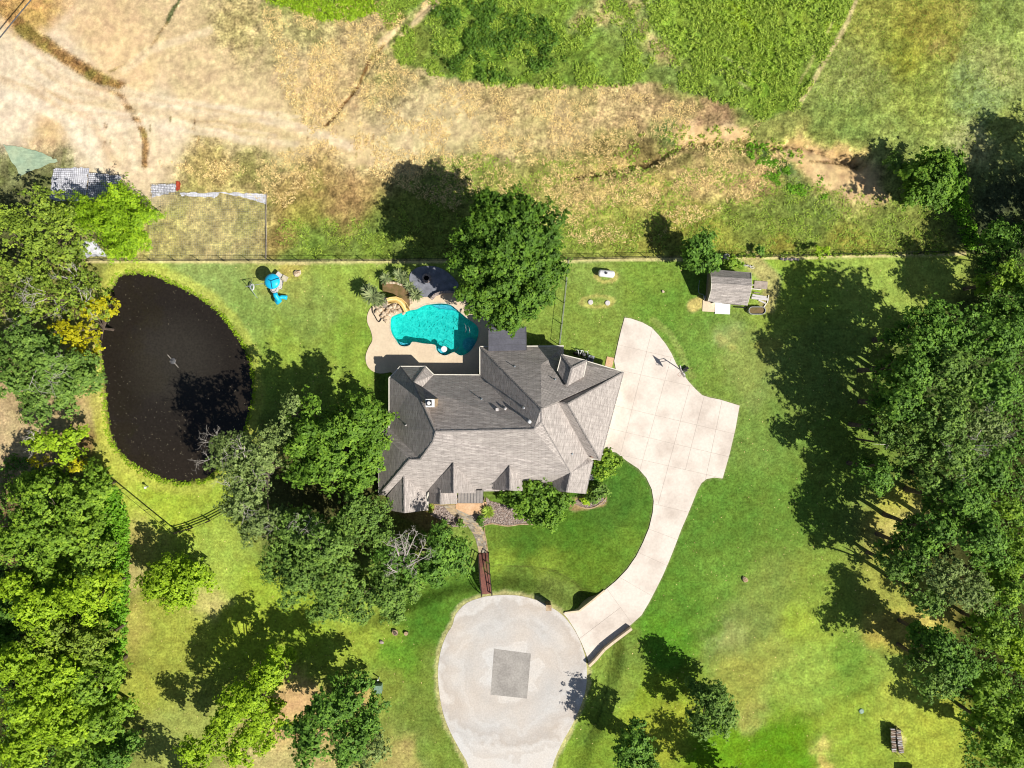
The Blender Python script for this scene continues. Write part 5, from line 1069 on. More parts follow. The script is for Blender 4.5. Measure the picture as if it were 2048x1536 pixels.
# woodpile of split blocks in two rows
def z10(x, y): return (1700 + x / 10.24, 1420 + y / 10.24)
wpz = empty('firewood_rack', W(1795, 1481), 'two rows of stacked split logs on the lower right lawn', 'firewood')
lm = [noisy('log_tone_%s' % c_, v, scale=4, bump=.5) for c_, v in (('grey', (.42, .40, .38)), ('tan', (.46, .38, .30)), ('brown', (.30, .21, .15)), ('pale', (.58, .56, .54)))]
for row, (a, b2, nn) in enumerate((((885,400),(905,850),13), ((1000,430),(1055,870),13))):
    for i in range(nn):
        t = i / (nn - 1); q = (a[0] * (1 - t) + b2[0] * t + random.uniform(-6, 6), a[1] * (1 - t) + b2[1] * t)
        for lv in range(4):
            p = W(*z10(*q), 1.1 if lv == 3 else .85 - .3 * (2 - lv)); zt = .17 + .27 * lv + random.uniform(-.03, .04); aa = random.uniform(-.25, .25)
            d = Vector((math.cos(aa), math.sin(aa), 0)) * .29; MB().tube([Vector((p.x, p.y, zt)) - d, Vector((p.x, p.y, zt)) + d], .125 + random.uniform(-.02, .02), 6).build('log', random.choice(lm), wpz)
for s in ((880,330),(930,880),(1000,380),(1060,910)):
    p = W(*z10(*s), .6); MB().tube([(p.x, p.y, 0), (p.x, p.y, 1.5)], .035, 6).build('rack_post', M['black'], wpz)
c = W(1815, 1541, 0); vb = empty('lawn_trailer', c, 'pale box shaped trailer cut off by the bottom edge of the photo', 'trailer'); MB().box((c.x, c.y - .1, .75), (1.9, 1.3, .7)).build('box_body', M['white'], vb); MB().box((c.x, c.y - .1, 1.12), (1.7, 1.1, .06)).build('lid', M['ltgrey'], vb)
for s in (-1, 1): MB().tube([(c.x + s * .9, c.y - .3, .3), (c.x + s * 1.05, c.y - .3, .3)], .3, 14).build('wheel', M['black'], vb)
# sprinkler head, geogrid, fabrics
c = W(1722.5, 1422, 0); tag(MB().lathe((c.x, c.y, -.02), [(.32, 0), (.34, .1), (.26, .14)], 14).build('valve_cover', M['greenbox']), 'round green valve cover in the lower right lawn', 'lid')
def netting(q, lab, name, step, mat, wd=.03):
    A, B, C_, D = [W(*p, .06) for p in q]; mb = MB(); nu = int((B - A).length / step); nv = int((D - A).length / step)
    def P(u, v):
        p = A.lerp(B, u).lerp(D.lerp(C_, u), v); px_, py_ = 1024 + p.x * 15, 768 - p.y * 15
        return Vector((p.x + .05 * math.sin(v * 23 + u * 7), p.y + .05 * math.sin(u * 19), 0.05))
    us = 6
    def strip(f, n):
        for i in range(n + 1):
            for k in range(us):
                a, b2 = f(i / n, k / us), f(i / n, (k + 1) / us); d = (b2 - a).normalized(); o = Vector((-d.y, d.x, 0)) * wd / 2; n0 = len(mb.v)
                mb.v += [tuple(a - o), tuple(b2 - o), tuple(b2 + o), tuple(a + o)]; mb.f.append((n0, n0 + 1, n0 + 2, n0 + 3))
    strip(lambda s, t: P(s, t), nu); strip(lambda s, t: P(t, s) + Vector((0, 0, .012)), nv)
    o = mb.build(name, M[mat]); 
    # lay it on the uneven ground
    co = np.empty(len(o.data.vertices) * 3, dtype=np.float32); o.data.vertices.foreach_get('co', co); co = co.reshape(-1, 3); co[:, 2] += terrain(1024 + co[:, 0] * 15, 768 - co[:, 1] * 15) + .04
    o.data.vertices.foreach_set('co', co.reshape(-1)); return tag(o, lab, 'netting')
def cloth(pts, lab, name, mat, z=.03):
    q = [W(*p, 0) for p in pts]; nn = 10; mb = MB()
    for j in range(nn + 1):
        for i in range(nn + 1):
            p = q[0].lerp(q[1], i / nn).lerp(q[3].lerp(q[2], i / nn), j / nn); px_, py_ = 1024 + p.x * 15, 768 - p.y * 15
            mb.v.append((p.x + random.uniform(-.12, .12), p.y + random.uniform(-.12, .12), zat(px_, py_) + z + random.uniform(0, .07)))
    mb.f = [(j * (nn + 1) + i, (j + 1) * (nn + 1) + i, (j + 1) * (nn + 1) + i + 1, j * (nn + 1) + i + 1) for j in range(nn) for i in range(nn)]
    return tag(mb.build(name, M[mat]), lab, 'fabric sheet')
netting([(300,385),(534,388),(534,520),(296,520)], 'wide dark plastic mesh laid over dry grass beyond the fence', 'erosion_mesh', .24, 'net_pale', .018)
netting([(107,338),(178,336),(170,400),(100,398)], 'dark mesh over white fabric left of the lime tree', 'erosion_mesh', .25, 'net', .035)
netting([(178,345),(242,350),(240,395),(172,400)], 'dark mesh on grey fabric just above the lime tree', 'erosion_mesh', .25, 'net', .045)
cloth([(107,338),(178,336),(170,402),(98,400)], 'white fabric sheet under mesh left of the lime tree', 'white_fabric', 'blanket')
cloth([(178,346),(242,351),(240,395),(172,400)], 'grey white fabric sheet just above the lime tree', 'white_fabric', 'blanket')
cloth([(303,370),(356,368),(356,382),(303,396)], 'white fabric strip beside the red cloth', 'white_fabric', 'blanket'); netting([(302,368),(358,366),(357,388),(302,392)], 'mesh piece over the white strip beside the red cloth', 'erosion_mesh', .2, 'net', .03)
cloth([(440,386),(533,388),(533,410),(505,398)], 'white fabric at the top right corner of the wide mesh', 'white_fabric', 'blanket'); cloth([(360,386),(440,386),(430,396),(365,392)], 'thin white fabric along the top edge of the wide mesh', 'white_fabric', 'blanket')
cloth([(154,480),(190,482),(215,512),(160,515)], 'white fabric showing below the lime tree by the fence', 'white_fabric', 'blanket')
cloth([(354,364),(362,364),(362,380),(354,382)], 'small red cloth at the top edge of the mesh', 'red_cloth', 'red', .12)
cloth([(8,290),(70,300),(118,322),(40,352)], 'pale green tarp on the bare ground at the left edge', 'green_tarp', 'tarp', .1)
ps_ = MB(); q = [W(x, y, .08) for x, y in ((534,388),(532,430),(533,470),(532,518))]
for a, b2 in zip(q, q[1:]): ps_.tube([a + Vector((0, 0, .1)), b2 + Vector((0, 0, .1))], .06, 5)
tag(ps_.build('silt_sock', M['oldwood']), 'brown tube marking the right edge of the wide mesh', 'tube')
cb_ = MB().tube([W(-60, 150, 9), W(0, 75, 9), W(30, 38, 8.9), W(66, -5, 8.9), W(120, -70, 9)], .07, 6); tag(cb_.build('overhead_cable', M['dkgrey']), 'dark overhead cable crossing the top left corner', 'cable')
# ================================================================== TREES AND PLANTS
LM = {
 'maple': leaf_mat('maple_leaves', (0.0969, 0.2027, 0.0212), 0.217, (0.1937, 0.3153, 0.0212), .33),
 'gum': leaf_mat('sweetgum_leaves', (0.1409, 0.2772, 0.0267), 0.236, (0.2817, 0.4113, 0.0357), .33),
 'oak': leaf_mat('oak_leaves', (0.1499, 0.2637, 0.0432), 0.186, (0.2784, 0.3953, 0.0606), .33),
 'grey': leaf_mat('dusty_oak_leaves', (0.1947, 0.2737, 0.0725), 0.186, (0.3506, 0.4259, 0.1327), .33),
 'dark': leaf_mat('dark_oak_leaves', (0.1186, 0.2495, 0.0304), 0.186, (0.2508, 0.4048, 0.0435), .33),
 'lime': leaf_mat('lime_leaves', (0.2938, 0.4648, 0.0196), 0.248, (0.466, 0.5754, 0.0294), .33),
 'willow': leaf_mat('willow_leaves', (0.2612, 0.4453, 0.0168), 0.248, (0.4664, 0.5808, 0.0224), .33),
 'yellow': leaf_mat('yellow_leaves', (0.4968, 0.4736, 0.0108), 0.248, (0.621, 0.5465, 0.0216), .33),
 'olive': leaf_mat('olive_leaves', (0.2336, 0.3433, 0.0395), 0.217, (0.4154, 0.4826, 0.0438), .33),
 'bright': leaf_mat('bright_leaves', (0.1972, 0.3458, 0.0284), 0.236, (0.3724, 0.4803, 0.0378), .33),
 'vine': leaf_mat('vine_leaves', (0.1662, 0.3801, 0.0189), 0.236, (0.3103, 0.5201, 0.0284), .33),
 'weed': leaf_mat('weed_leaves', (0.2982, 0.4407, 0.0479), 0.217, (0.522, 0.5455, 0.0958), .33),
 'palm': leaf_mat('palm_blades', (0.2, 0.26, 0.1), 0.155, (0.42, 0.42, 0.2), .33),
 'dry': leaf_mat('dry_grass_blades', (0.8168, 0.6142, 0.2612), 0.124, (1.0395, 0.819, 0.3657), .33),
}
#        leaf length, lobe radius, leaves per m2 of lobe, spread (0 compact .. 1 airy), pointed tufts
SPEC = {'maple': (.33, 1.05, 70, .35, 1.5), 'gum': (.34, 1.15, 42, .6, 1.7), 'oak': (.30, 1.0, 46, .6, 1.0), 'grey': (.28, 1.0, 36, .7, 1.0), 'dark': (.32, 1.1, 50, .5, 1.0), 'lime': (.30, 1.0, 56, .6, 1.2),
        'willow': (.30, 1.2, 60, .5, 1.9), 'yellow': (.26, .8, 44, .6, 1.1), 'olive': (.26, .85, 34, .95, 1.1), 'bright': (.32, 1.1, 46, .5, 1.1), 'vine': (.34, .8, 60, .4, 1.0)}
def crown_points(blobs, sp, dens=1.0):
    ll, lr, den, spread, tuft = SPEC[sp]; Ps = []; Ns = []; Ts = []
    for c, R, RZ_ in blobs:
        nl = max(5, int(2.5 * (R / lr) ** 2 * (1 - .2 * spread)))
        for k in range(nl):
            # lobes sit on an uneven dome, a few hang inside it
            th = random.uniform(0, math.tau); zc = random.uniform(-.25, 1.0); rr = math.sqrt(max(0, 1 - zc * zc)); q = random.uniform(.62, 1.02) if random.random() < .85 else random.uniform(.25, .6)
            if zc > .75: q = random.uniform(.55, .95)
            edge = 1 + .16 * math.sin(3 * th + c.x) + .10 * math.sin(7 * th + c.y)
            d = np.array([math.cos(th) * rr, math.sin(th) * rr, zc]); pc = np.array(c) + d * np.array([R * q * edge, R * q * edge, RZ_ * q]) - d * min(lr, R * .5) * .55
            r = lr * random.uniform(.6, 1.25) * min(1, R / 2.0 + .08); n = int(den * dens * r * r * 3.4)
            per = 7; nb_ = max(2, n // per); n = nb_ * per
            v = rng.normal(size=(nb_, 3)); v /= np.linalg.norm(v, axis=1, keepdims=True); v[:, 2] = np.where(v[:, 2] < -.35, -v[:, 2], v[:, 2])
            out = np.array([d[0], d[1], d[2] * .6 + .25]); out /= np.linalg.norm(out)
            rad = r * rng.uniform(.5, 1.1, (nb_, 1)) * (1 + .25 * np.sin(v[:, :1] * 6 + v[:, 1:2] * 5 + k))
            p = v * rad; al = (p @ out)[:, None]
            if tuft > 1: p = p * (1 - .22 * (tuft - 1)) + out * np.maximum(al, 0) * (tuft - 1) * .85 + (p - out * al) * np.where(al > 0, -.45 * np.minimum(al / r, 1) * (tuft - 1), 0)
            bt = rng.normal(0, .24, nb_) + random.uniform(-.25, .25); v = np.repeat(v, per, 0); bw = ll * .36
            Ps.append(pc + np.repeat(p, per, 0) + rng.normal(0, bw, (n, 3)) * np.array([1, 1, .7]))
            Ns.append(v * .8 + out * .4 + np.array([0, 0, .5]) + rng.normal(0, .4, (n, 3)))
            Ts.append(np.clip(.5 + np.repeat(bt, per) + rng.normal(0, .12, n), 0, 1))
    return np.concatenate(Ps), np.concatenate(Ns), np.concatenate(Ts)
def branchy(mb, p, d, L, r, depth, spread=.6, up=.1):
    if depth == 0 or r < .008: return
    pts = [p]; q = p.copy(); dd = d.normalized(); n = 4
    for i in range(n):
        dd = (dd + Vector((random.gauss(0, .18), random.gauss(0, .18), random.gauss(0, .10) + up * .2))).normalized(); q = q + dd * (L / n); pts.append(q.copy())
    mb.tube(pts, [r * (1 - .45 * i / n) for i in range(n + 1)], 4 if r < .06 else 6, cap=False)
    for k in range(random.choice((2, 3, 3))):
        i = random.randint(2, n); a = Vector((random.gauss(0, 1), random.gauss(0, 1), random.gauss(0, .5) + up)).normalized()
        branchy(mb, pts[i], (dd * (1 - spread) + a * spread), L * random.uniform(.55, .8), r * .55, depth - 1, spread, up)
count = [0]
TREES_AT = []
def tree(name, label, sp, blobs, flat=.75, dens=1.0, cat='tree', group=None, bare=0, trunk=True, base=None, low=.8):
    if cat == 'shrub': low = 0
    if group == G_R: low = .6
    bl_ = []
    for b_ in blobs:
        px_, py_, rp, h = b_[:4]; c = W(px_, py_, h); R = rp * (CAM_H - h) / FPX; rz_ = min(R * flat, h * .8); bl_.append((c, R * .97, rz_))
    if low: bl_ += [(Vector((c.x, c.y, max(R * .5, c.z * .5))), R * low, min(R * .5, c.z * .3)) for c, R, rz_ in bl_]
    cx = sum(b_[0].x * b_[1] for b_ in bl_) / sum(b_[1] for b_ in bl_); cy = sum(b_[0].y * b_[1] for b_ in bl_) / sum(b_[1] for b_ in bl_)
    if base: cx, cy = W(*base).x, W(*base).y
    zb = float(terrain(np.array([[1024 + cx * 15]]), np.array([[768 - cy * 15]]))[0, 0]); t = empty(name, (cx, cy, zb), label, cat, group)
    P, Nn, T = crown_points(bl_, sp, dens); ll = SPEC[sp][0]; keep = P[:, 2] > zb + .12; P, Nn, T = P[keep], Nn[keep], T[keep]; n = len(P)
    ln = ll * rng.uniform(.75, 1.3, n); leaf_mesh('crown', P, Nn, ln, ln * (.68 if sp != 'willow' else .35), T, LM[sp], t); count[0] += n
    if trunk:
        mb = MB(); hm = max(b_[0].z for b_ in bl_); Rm = sum(b_[1] for b_ in bl_) / len(bl_); r0 = .04 + .022 * hm
        fork = Vector((cx + random.gauss(0, .15), cy + random.gauss(0, .15), zb + hm * .45))
        mb.tube([(cx, cy, zb - .2), (cx + .05, cy, zb + hm * .2), fork], [r0 * 1.35, r0, r0 * .8], 8)
        for c, R, rz_ in bl_:
            for k in range(2 if len(bl_) > 1 else 6):
                a = random.uniform(0, math.tau); e = c + Vector((math.cos(a) * R * .72, math.sin(a) * R * .72, rz_ * random.uniform(.1, .6)))
                m1 = fork.lerp(c, .5) + Vector((math.cos(a), math.sin(a), 0)) * R * .2
                mb.tube([fork, m1, m1.lerp(e, .55) + Vector((0, 0, .2)), e], [r0 * .45, r0 * .32, r0 * .18, .02], 5, cap=False)
        mb.build('trunk', M['bark'], t)
    if bare:
        for c, R, rz_ in bl_[:bare]:
            mb = MB()
            for k in range(4):
                a = random.uniform(0, math.tau); branchy(mb, Vector((c.x + math.cos(a) * R * .2, c.y + math.sin(a) * R * .2, c.z + rz_ * .35)), Vector((math.cos(a), math.sin(a), .35)), R * .5, .05, 4, .5, .1)
            tag(mb.build('bare_branches', M['deadwood'], t), kind='stuff')
    TREES_AT.append((cx, cy)); return t
G_R = 'oaks of the dense wood along the right side'; G_L = 'trees of the dense wood along the left side'; G_C = 'oaks crowding the front west corner of the house'
tree('maple_tree', 'tall dense deep green tree between the back fence and the pool', 'maple', [(980,445,68,13),(1045,455,74,13.5),(1082,520,52,11),(955,505,58,12),(968,590,60,10),(1035,598,64,9.5),(1010,525,70,14),(1062,575,55,9.5),(1012,630,38,8),(940,468,44,12.5),(1075,480,56,12.5),(1010,430,56,13),(1095,545,42,10.5),(1015,470,70,14),(1000,560,60,11.5)], flat=.7)
tree('sweetgum_tree', 'bright green spiky tree overhanging the west side of the house roof', 'gum', [(640,858,70,10),(715,850,62,10),(660,925,72,10),(735,905,48,9),(700,960,48,8.5),(600,900,45,9.5),(735,835,45,9.5)], flat=.75)
tree('oak_tree', 'dusty grey green oak reaching over the southeast rim of the pond', 'grey', [(450,905,50,11),(500,925,62,12),(480,990,56,12),(520,1045,50,11),(545,890,44,11)], bare=3, flat=.7)
tree('oak_tree', 'small pale grey green oak top above the spiky bright tree', 'grey', [(588,808,30,11),(562,848,28,10)], flat=.8)
tree('oak_tree', 'broad mid green oak in the middle of the front grove', 'oak', [(585,1075,66,10),(650,1095,62,11),(600,1150,62,10),(670,1165,56,10),(560,1125,44,9)], flat=.7, bare=1)
tree('oak_tree', 'mid green oak just below the southwest corner of the house', 'oak', [(730,1030,54,9),(695,1055,42,9),(760,1075,40,8)], flat=.7)
tree('oak_tree', 'airy green oak at the foot of the grove near the two stumps', 'oak', [(770,1180,50,8),(720,1195,46,8),(790,1225,34,7),(820,1170,40,7),(650,1215,40,8)], flat=.65, dens=.85)
tree('oak_tree', 'dark green oak left of the footbridge behind the dead branches', 'dark', [(880,1090,48,7),(905,1120,38,6.5),(860,1140,44,7),(790,1110,46,8)], flat=.65)
tree('dead_tree', 'bleached leafless branches poking out of the grove beside the footbridge', 'oak', [(770,1140,22,6)], flat=.6)
dt = [o for o in col.objects if o.name.startswith('dead_tree')][-1]
mb = MB(); b0_ = W(800, 1135, 8.2)
for (tx, ty) in ((818,1065),(790,1078),(775,1135),(845,1095),(835,1062),(800,1070),(855,1112)):
    e_ = W(tx, ty, 10); m_ = b0_.lerp(e_, .5) + Vector((random.gauss(0, .5), random.gauss(0, .4), .3)); mb.tube([b0_ + Vector((.3, .2, 0)), m_, e_], [.10, .075, .035], 5, cap=False)
    for k in range(5):
        p_ = m_.lerp(e_, random.uniform(0, 1)); branchy(mb, p_, Vector((random.gauss(0, 1), random.gauss(0, 1), .2)), random.uniform(.7, 1.3), .04, 3, .6)
MB().tube([(b0_.x + .2, b0_.y, 0), b0_ + Vector((.3, .2, 0))], [.2, .12], 6).build('trunk', M['bark'], dt); tag(mb.build('bare_branches', M['deadwood'], dt), kind='stuff')
tree('lawn_tree', 'round lime green tree standing alone on the left lawn', 'lime', [(350,1165,52,5.5),(325,1175,40,4.5),(385,1160,38,5),(355,1190,38,4.5)], flat=.9)
tree('lime_tree', 'yellow green multi trunk tree on the bottom left lawn', 'lime', [(530,1345,40,8.5),(510,1395,46,9),(525,1440,36,8),(455,1440,44,8),(400,1495,44,7.5),(480,1490,44,7.5),(555,1330,30,8),(480,1400,40,8),(545,1480,30,7)], flat=.85, dens=1)
tree('dark_tree', 'dark green tree at the bottom edge left of the round road', 'dark', [(660,1420,52,11),(700,1400,38,10.5),(630,1480,52,10),(700,1480,56,10),(730,1440,36,9.5),(600,1450,30,9)], flat=.8)
tree('oak_tree', 'pale green tree at the bottom edge below the dark one', 'grey', [(745,1500,34,6),(720,1530,34,6)], flat=.7, dens=.7)
tree('willow_tree', 'bright lime feathery tree on the mesh covered bank', 'willow', [(190,418,50,5),(240,395,44,5),(272,425,44,4.5),(215,462,52,5.5),(262,470,48,4.5),(240,498,36,3.5)], flat=.8)
tree('olive_tree', 'sparse olive tree between the lime tree and the left edge', 'olive', [(90,415,50,6),(130,445,46,6),(60,470,56,6.5),(130,500,44,6)], flat=.75)
tree('olive_tree', 'olive tree with orange tints cut by the left edge', 'olive', [(15,450,50,6),(20,540,46,6.5),(70,545,46,6)], flat=.75)
tree('bare_tree', 'half bare tree with pale branches above the pond corner', 'olive', [(110,590,60,8),(60,620,48,8),(160,560,40,7),(170,610,42,7),(30,590,40,8)], flat=.6, dens=.45, bare=4)
tree('yellow_tree', 'bright yellow tree leaning over the west rim of the pond', 'yellow', [(150,668,34,6),(165,700,26,6),(190,620,30,6.5),(120,660,24,6),(205,600,22,6)], flat=.7, dens=.8)
tree('oak_tree', 'large dark round oak on the left of the pond', 'oak', [(90,730,66,9),(50,690,56,9),(140,760,48,8),(85,800,56,8.5),(30,760,50,9),(150,720,34,8)], flat=.7, bare=1)
tree('yellow_tree', 'yellow green tangled tree with bare twigs below the large round oak', 'lime', [(75,885,30,6),(110,880,28,6),(145,865,24,5.5),(130,905,24,5.5)], flat=.7, dens=.8, bare=1)
tree('yellow_tree', 'small yellow topped tree just above the leafy wood corner', 'yellow', [(155,932,24,5),(70,925,18,5)], flat=.8, dens=.8)
tree('leafy_tree', 'broad bright leafy tree above the left vine thicket', 'bright', [(80,1020,64,9),(140,1010,48,8),(40,1080,56,9.5),(110,1080,56,9),(160,1060,40,7.5)], flat=.7)
wl_ = [('bright',(185,975,40,5),'low leafy tree at the wood corner below the pond'),('lime',(35,1170,44,9),'yellow green crown at the left edge below the broad leafy tree'),('bright',(90,1150,44,7),'dark gap side leafy tree beneath the broad tree'),('lime',(85,1215,56,9.5),'yellow green crown left of centre in the left wood'),('lime',(170,1195,50,9),'yellow green crown beside the vine strip'),('bright',(175,1110,40,7),'leafy crown touching the upper vine strip'),
       ('olive',(110,1275,56,8.5),'olive crown in the middle of the left wood'),('olive',(175,1290,46,8),'olive crown beside the lower vine strip'),('lime',(40,1320,58,10),'pale yellow crown cut by the left edge'),('lime',(110,1350,56,10),'yellow crown above the bottom left corner'),('bright',(175,1370,48,9),'leafy crown at the wood edge by the lower lawn'),('lime',(50,1410,60,11),'yellow green crown low on the left edge'),('lime',(130,1430,58,10),'yellow green crown near the bottom left corner'),
       ('bright',(195,1450,46,8),'bright crown at the wood edge near the bottom'),('lime',(60,1500,60,11),'yellow crown in the bottom left corner'),('bright',(150,1510,56,9),'leafy crown on the bottom edge of left wood'),('dark',(225,1510,44,7),'dark crown at the bottom edge beside the lawn'),('dark',(10,1240,50,6),'dark low crown at the left edge of the wood'),('bright',(60,960,40,5.5),'dark leafy crown above the broad leafy tree')]
for sp, b_, lb in wl_: tree('woodland_tree', lb, sp, [(b_[0], b_[1], b_[2], b_[3]), (b_[0] + random.uniform(-18, 18), b_[1] + random.uniform(-18, 18), b_[2] * .7, b_[3] * .85)], flat=.8, group=G_L, dens=1.1)
tree('front_tree', 'glossy bright bushy tree by the front wall and gravel bed', 'gum', [(1060,985,42,3.2),(1102,990,42,3.0),(1078,1014,38,2.6),(1040,998,38,2.7),(1118,1008,30,2.3),(1026,984,28,2.8),(1060,1025,26,2.2)], flat=.7, dens=1.2)
tree('hedge_shrub', 'bright green shrub wedged between the house corner and driveway', 'bright', [(1218,915,26,1.7),(1205,938,22,1.5),(1232,925,16,1.3)], cat='shrub', trunk=False, dens=1.3)
tree('hedge_shrub', 'darker green shrub below the bright one at the east wall', 'oak', [(1200,975,20,1.3),(1188,995,17,1.1),(1210,985,13,1)], cat='shrub', trunk=False, dens=1.3)
tree('garden_shrub', 'tiny yellow green shrub on the bed at the southeast house corner', 'lime', [(1172,1003,9,.5)], cat='shrub', trunk=False, dens=1.5)
tree('garden_shrub', 'small dark shrub by the entry walk east side', 'dark', [(961,1042,9,.6)], cat='shrub', trunk=False, dens=1.5)
tree('garden_shrub', 'small green shrub by the entry walk west side', 'oak', [(922,1046,9,.6)], cat='shrub', trunk=False, dens=1.5)
tree('shed_tree', 'round dark green tree touching the north side of the shed', 'dark', [(1400,485,32,5),(1385,510,26,4.2),(1420,512,26,4.2),(1405,525,24,3.8)], flat=.95, dens=1.2)
tree('shed_shrub', 'low bright shrub between the shed and the back fence', 'bright', [(1465,524,15,1),(1480,531,12,.8)], cat='shrub', trunk=False)
tree('fence_shrub', 'straggly small shrub growing through the back fence on the right', 'lime', [(1640,504,15,1.8),(1652,498,8,1.5)], cat='shrub', trunk=False, dens=.6)
tree('fence_shrub', 'dark low bush on the far side of the fence north of the shed', 'dark', [(1518,500,14,.8)], cat='shrub', trunk=False, dens=.8)
tree('gully_tree', 'yellow green bushy tree at the end of the bare gully', 'gum', [(1850,350,46,5),(1890,345,36,5),(1875,385,40,4.6),(1835,375,30,4.4),(1905,370,24,4),(1865,320,26,4.5)], flat=.85)
tree('gully_shrub', 'low dark scrub left of the tree at the gully end', 'oak', [(1790,325,24,1.6),(1805,345,22,1.6)], cat='shrub', trunk=False, dens=.8)
tree('lawn_tree', 'round oak standing alone on the lower right lawn', 'oak', [(1420,1410,40,6.5),(1440,1435,38,6),(1400,1450,34,5.5),(1400,1390,30,6),(1450,1400,28,5.5)], flat=.95)
tree('lawn_tree', 'dark tree at the bottom edge right of the round road', 'dark', [(1270,1495,36,6.5),(1255,1520,32,6),(1290,1530,32,6),(1285,1470,26,6.5)], flat=1.0)
rw_ = [('dark',(1850,665,60,12),'oak crown at the top of the right wood facing the lawn'),('dark',(1925,665,56,12),'oak crown second from the lawn at the top of the right wood'),('dark',(2000,680,60,13),'oak crown at the right edge level with the shed lawn'),('dark',(1835,735,60,12),'oak crown on the wood edge level with the house'),('oak',(1905,750,62,13),'wide oak crown inside the wood level with the house'),('dark',(1985,770,60,13),'deep green crown at the right edge level with the house'),
       ('dark',(1810,810,56,12),'oak crown furthest left in the right wood'),('oak',(1880,830,62,13),'mid green crown right of the furthest left oak'),('grey',(1960,850,58,12),'greyish crown with bare twigs in the right wood'),('oak',(1840,885,52,11),'thin oak crown above the pale forked dead branches'),('oak',(1905,905,56,12),'speckled oak crown in the middle of the right wood'),('dark',(1975,930,54,11),'green crown at the right edge mid way down'),
       ('dark',(1765,945,40,9),'small dark oak standing left of the wood near the forked dead branches'),('oak',(1795,1135,46,8.5),'shaded oak crown standing forward of the wood below the clearing'),('oak',(1775,850,44,10),'oak crown between the furthest left oak and the forked dead branches'),('dark',(1800,745,48,11),'oak crown standing forward at the top left of the wood'),('oak',(1870,960,50,11),'oak crown overhanging the dry clearing'),('dark',(1930,1000,58,12),'deep green crown right of the dry clearing'),('dark',(1870,1060,46,11),'deep green crown below the dry clearing'),('dark',(1960,1075,60,12),'large dark crown beside the dry clearing'),('dark',(1830,1110,44,10),'oak crown at the lawn edge below the clearing'),
       ('grey',(1880,1150,56,11),'grey green crown south of the clearing'),('grey',(1930,1180,50,11),'grey green crown right of its grey neighbour'),('oak',(1860,1205,40,10),'oak crown at the lower tip of the grey group'),('dark',(1885,1295,46,9),'dark crown below the second clearing'),('oak',(1865,1345,50,9),'lowest wood edge oak beside the lawn'),('dark',(1915,1340,44,9),'dark crown right of the lowest edge oak'),
       ('bright',(2010,560,44,8),'bright low crown at the right edge near the fence end'),('bright',(2015,1010,36,8),'bright yellow green crown peeking at the right edge'),('bright',(2010,1170,50,8),'bright crown at the right edge below centre'),('bright',(1995,1260,46,8),'bright crown at the right edge in the lower wood'),('lime',(2030,1310,40,8),'yellow green crown at the right edge in the lower wood'),('bright',(1975,1370,44,7.5),'leafy crown in the lower right wood'),
       ('bright',(2020,1420,46,8),'leafy crown near the lower right corner'),('bright',(1985,1470,46,7.5),'leafy crown just above the lower right corner'),('bright',(2025,1520,46,8),'leafy crown in the lower right corner'),('dark',(2040,620,50,9),'dark crown cut by the right edge near the top of the wood'),('bright',(2035,1090,40,8),'leafy crown cut by the right edge'),('dark',(2010,480,40,5),'dim low crown in the shade at the upper right edge')]
for i, (sp, b_, lb) in enumerate(rw_):
    tree('oak_tree' if sp != 'bright' else 'woodland_tree', lb, sp, [b_, (b_[0] + random.uniform(-22, 22), b_[1] + random.uniform(-22, 22), b_[2] * .66, b_[3] * .86)], flat=.72, group=G_R, bare=1 if i in (8, 10) else 0, dens=.95 if sp == 'dark' else .85)
for (x, y, r, h) in ((2240,395,80,11),(2220,480,80,11),(2190,560,60,12),(2300,330,90,11),(2140,640,70,12)):
    tree('oak_tree', {395: 'second tall oak from the top beyond the right edge', 480: 'middle tall oak beyond the right edge', 560: 'fourth tall oak from the top beyond the right edge', 330: 'topmost tall oak beyond the right edge', 640: 'lowest tall oak beyond the right edge'}[y], 'dark', [(x, y, r, h), (x + 20, y - 20, r * .7, h)], group='tall oaks beyond the right edge', dens=.6)
for (x, y, r, h, lb) in ((1470,1605,52,8,'tree just below the bottom edge shading the lower lawn'),(-60,1250,60,10,'tree beyond the left edge of the left wood'),(330,1625,50,9,'tree below the bottom edge shading the lower left lawn'),(2110,1480,60,10,'tree beyond the lower right corner'),(-70,700,60,9,'tree beyond the left edge by the round oak')):
    tree('woodland_tree', lb, 'dark', [(x, y, r, h), (x + 20, y + 15, r * .7, h * .9)], dens=.7)
fb = W(1788, 890, 9); mb = MB(); dt = empty('dead_tree', (fb.x, fb.y, 0), 'pale forked dead branches at the lawn side of the right wood', 'tree')
MB().tube([(fb.x, fb.y, 0), (fb.x + .1, fb.y, 5), (fb.x, fb.y, fb.z - .6)], [.16, .12, .08], 6).build('trunk', M['bark'], dt); mb.tube([(fb.x, fb.y, fb.z - .6), tuple(fb)], [.08, .08], 6)
for (tx, ty) in ((1775,868),(1800,862),(1762,850),(1745,888),(1772,898)): mb.tube([fb, fb.lerp(W(tx, ty, 10), .5) + Vector((random.gauss(0, .2), random.gauss(0, .2), .3)), W(tx, ty, 10)], [.08, .05, .02], 5)
tag(mb.build('bare_branches', M['deadwood'], dt), kind='stuff')
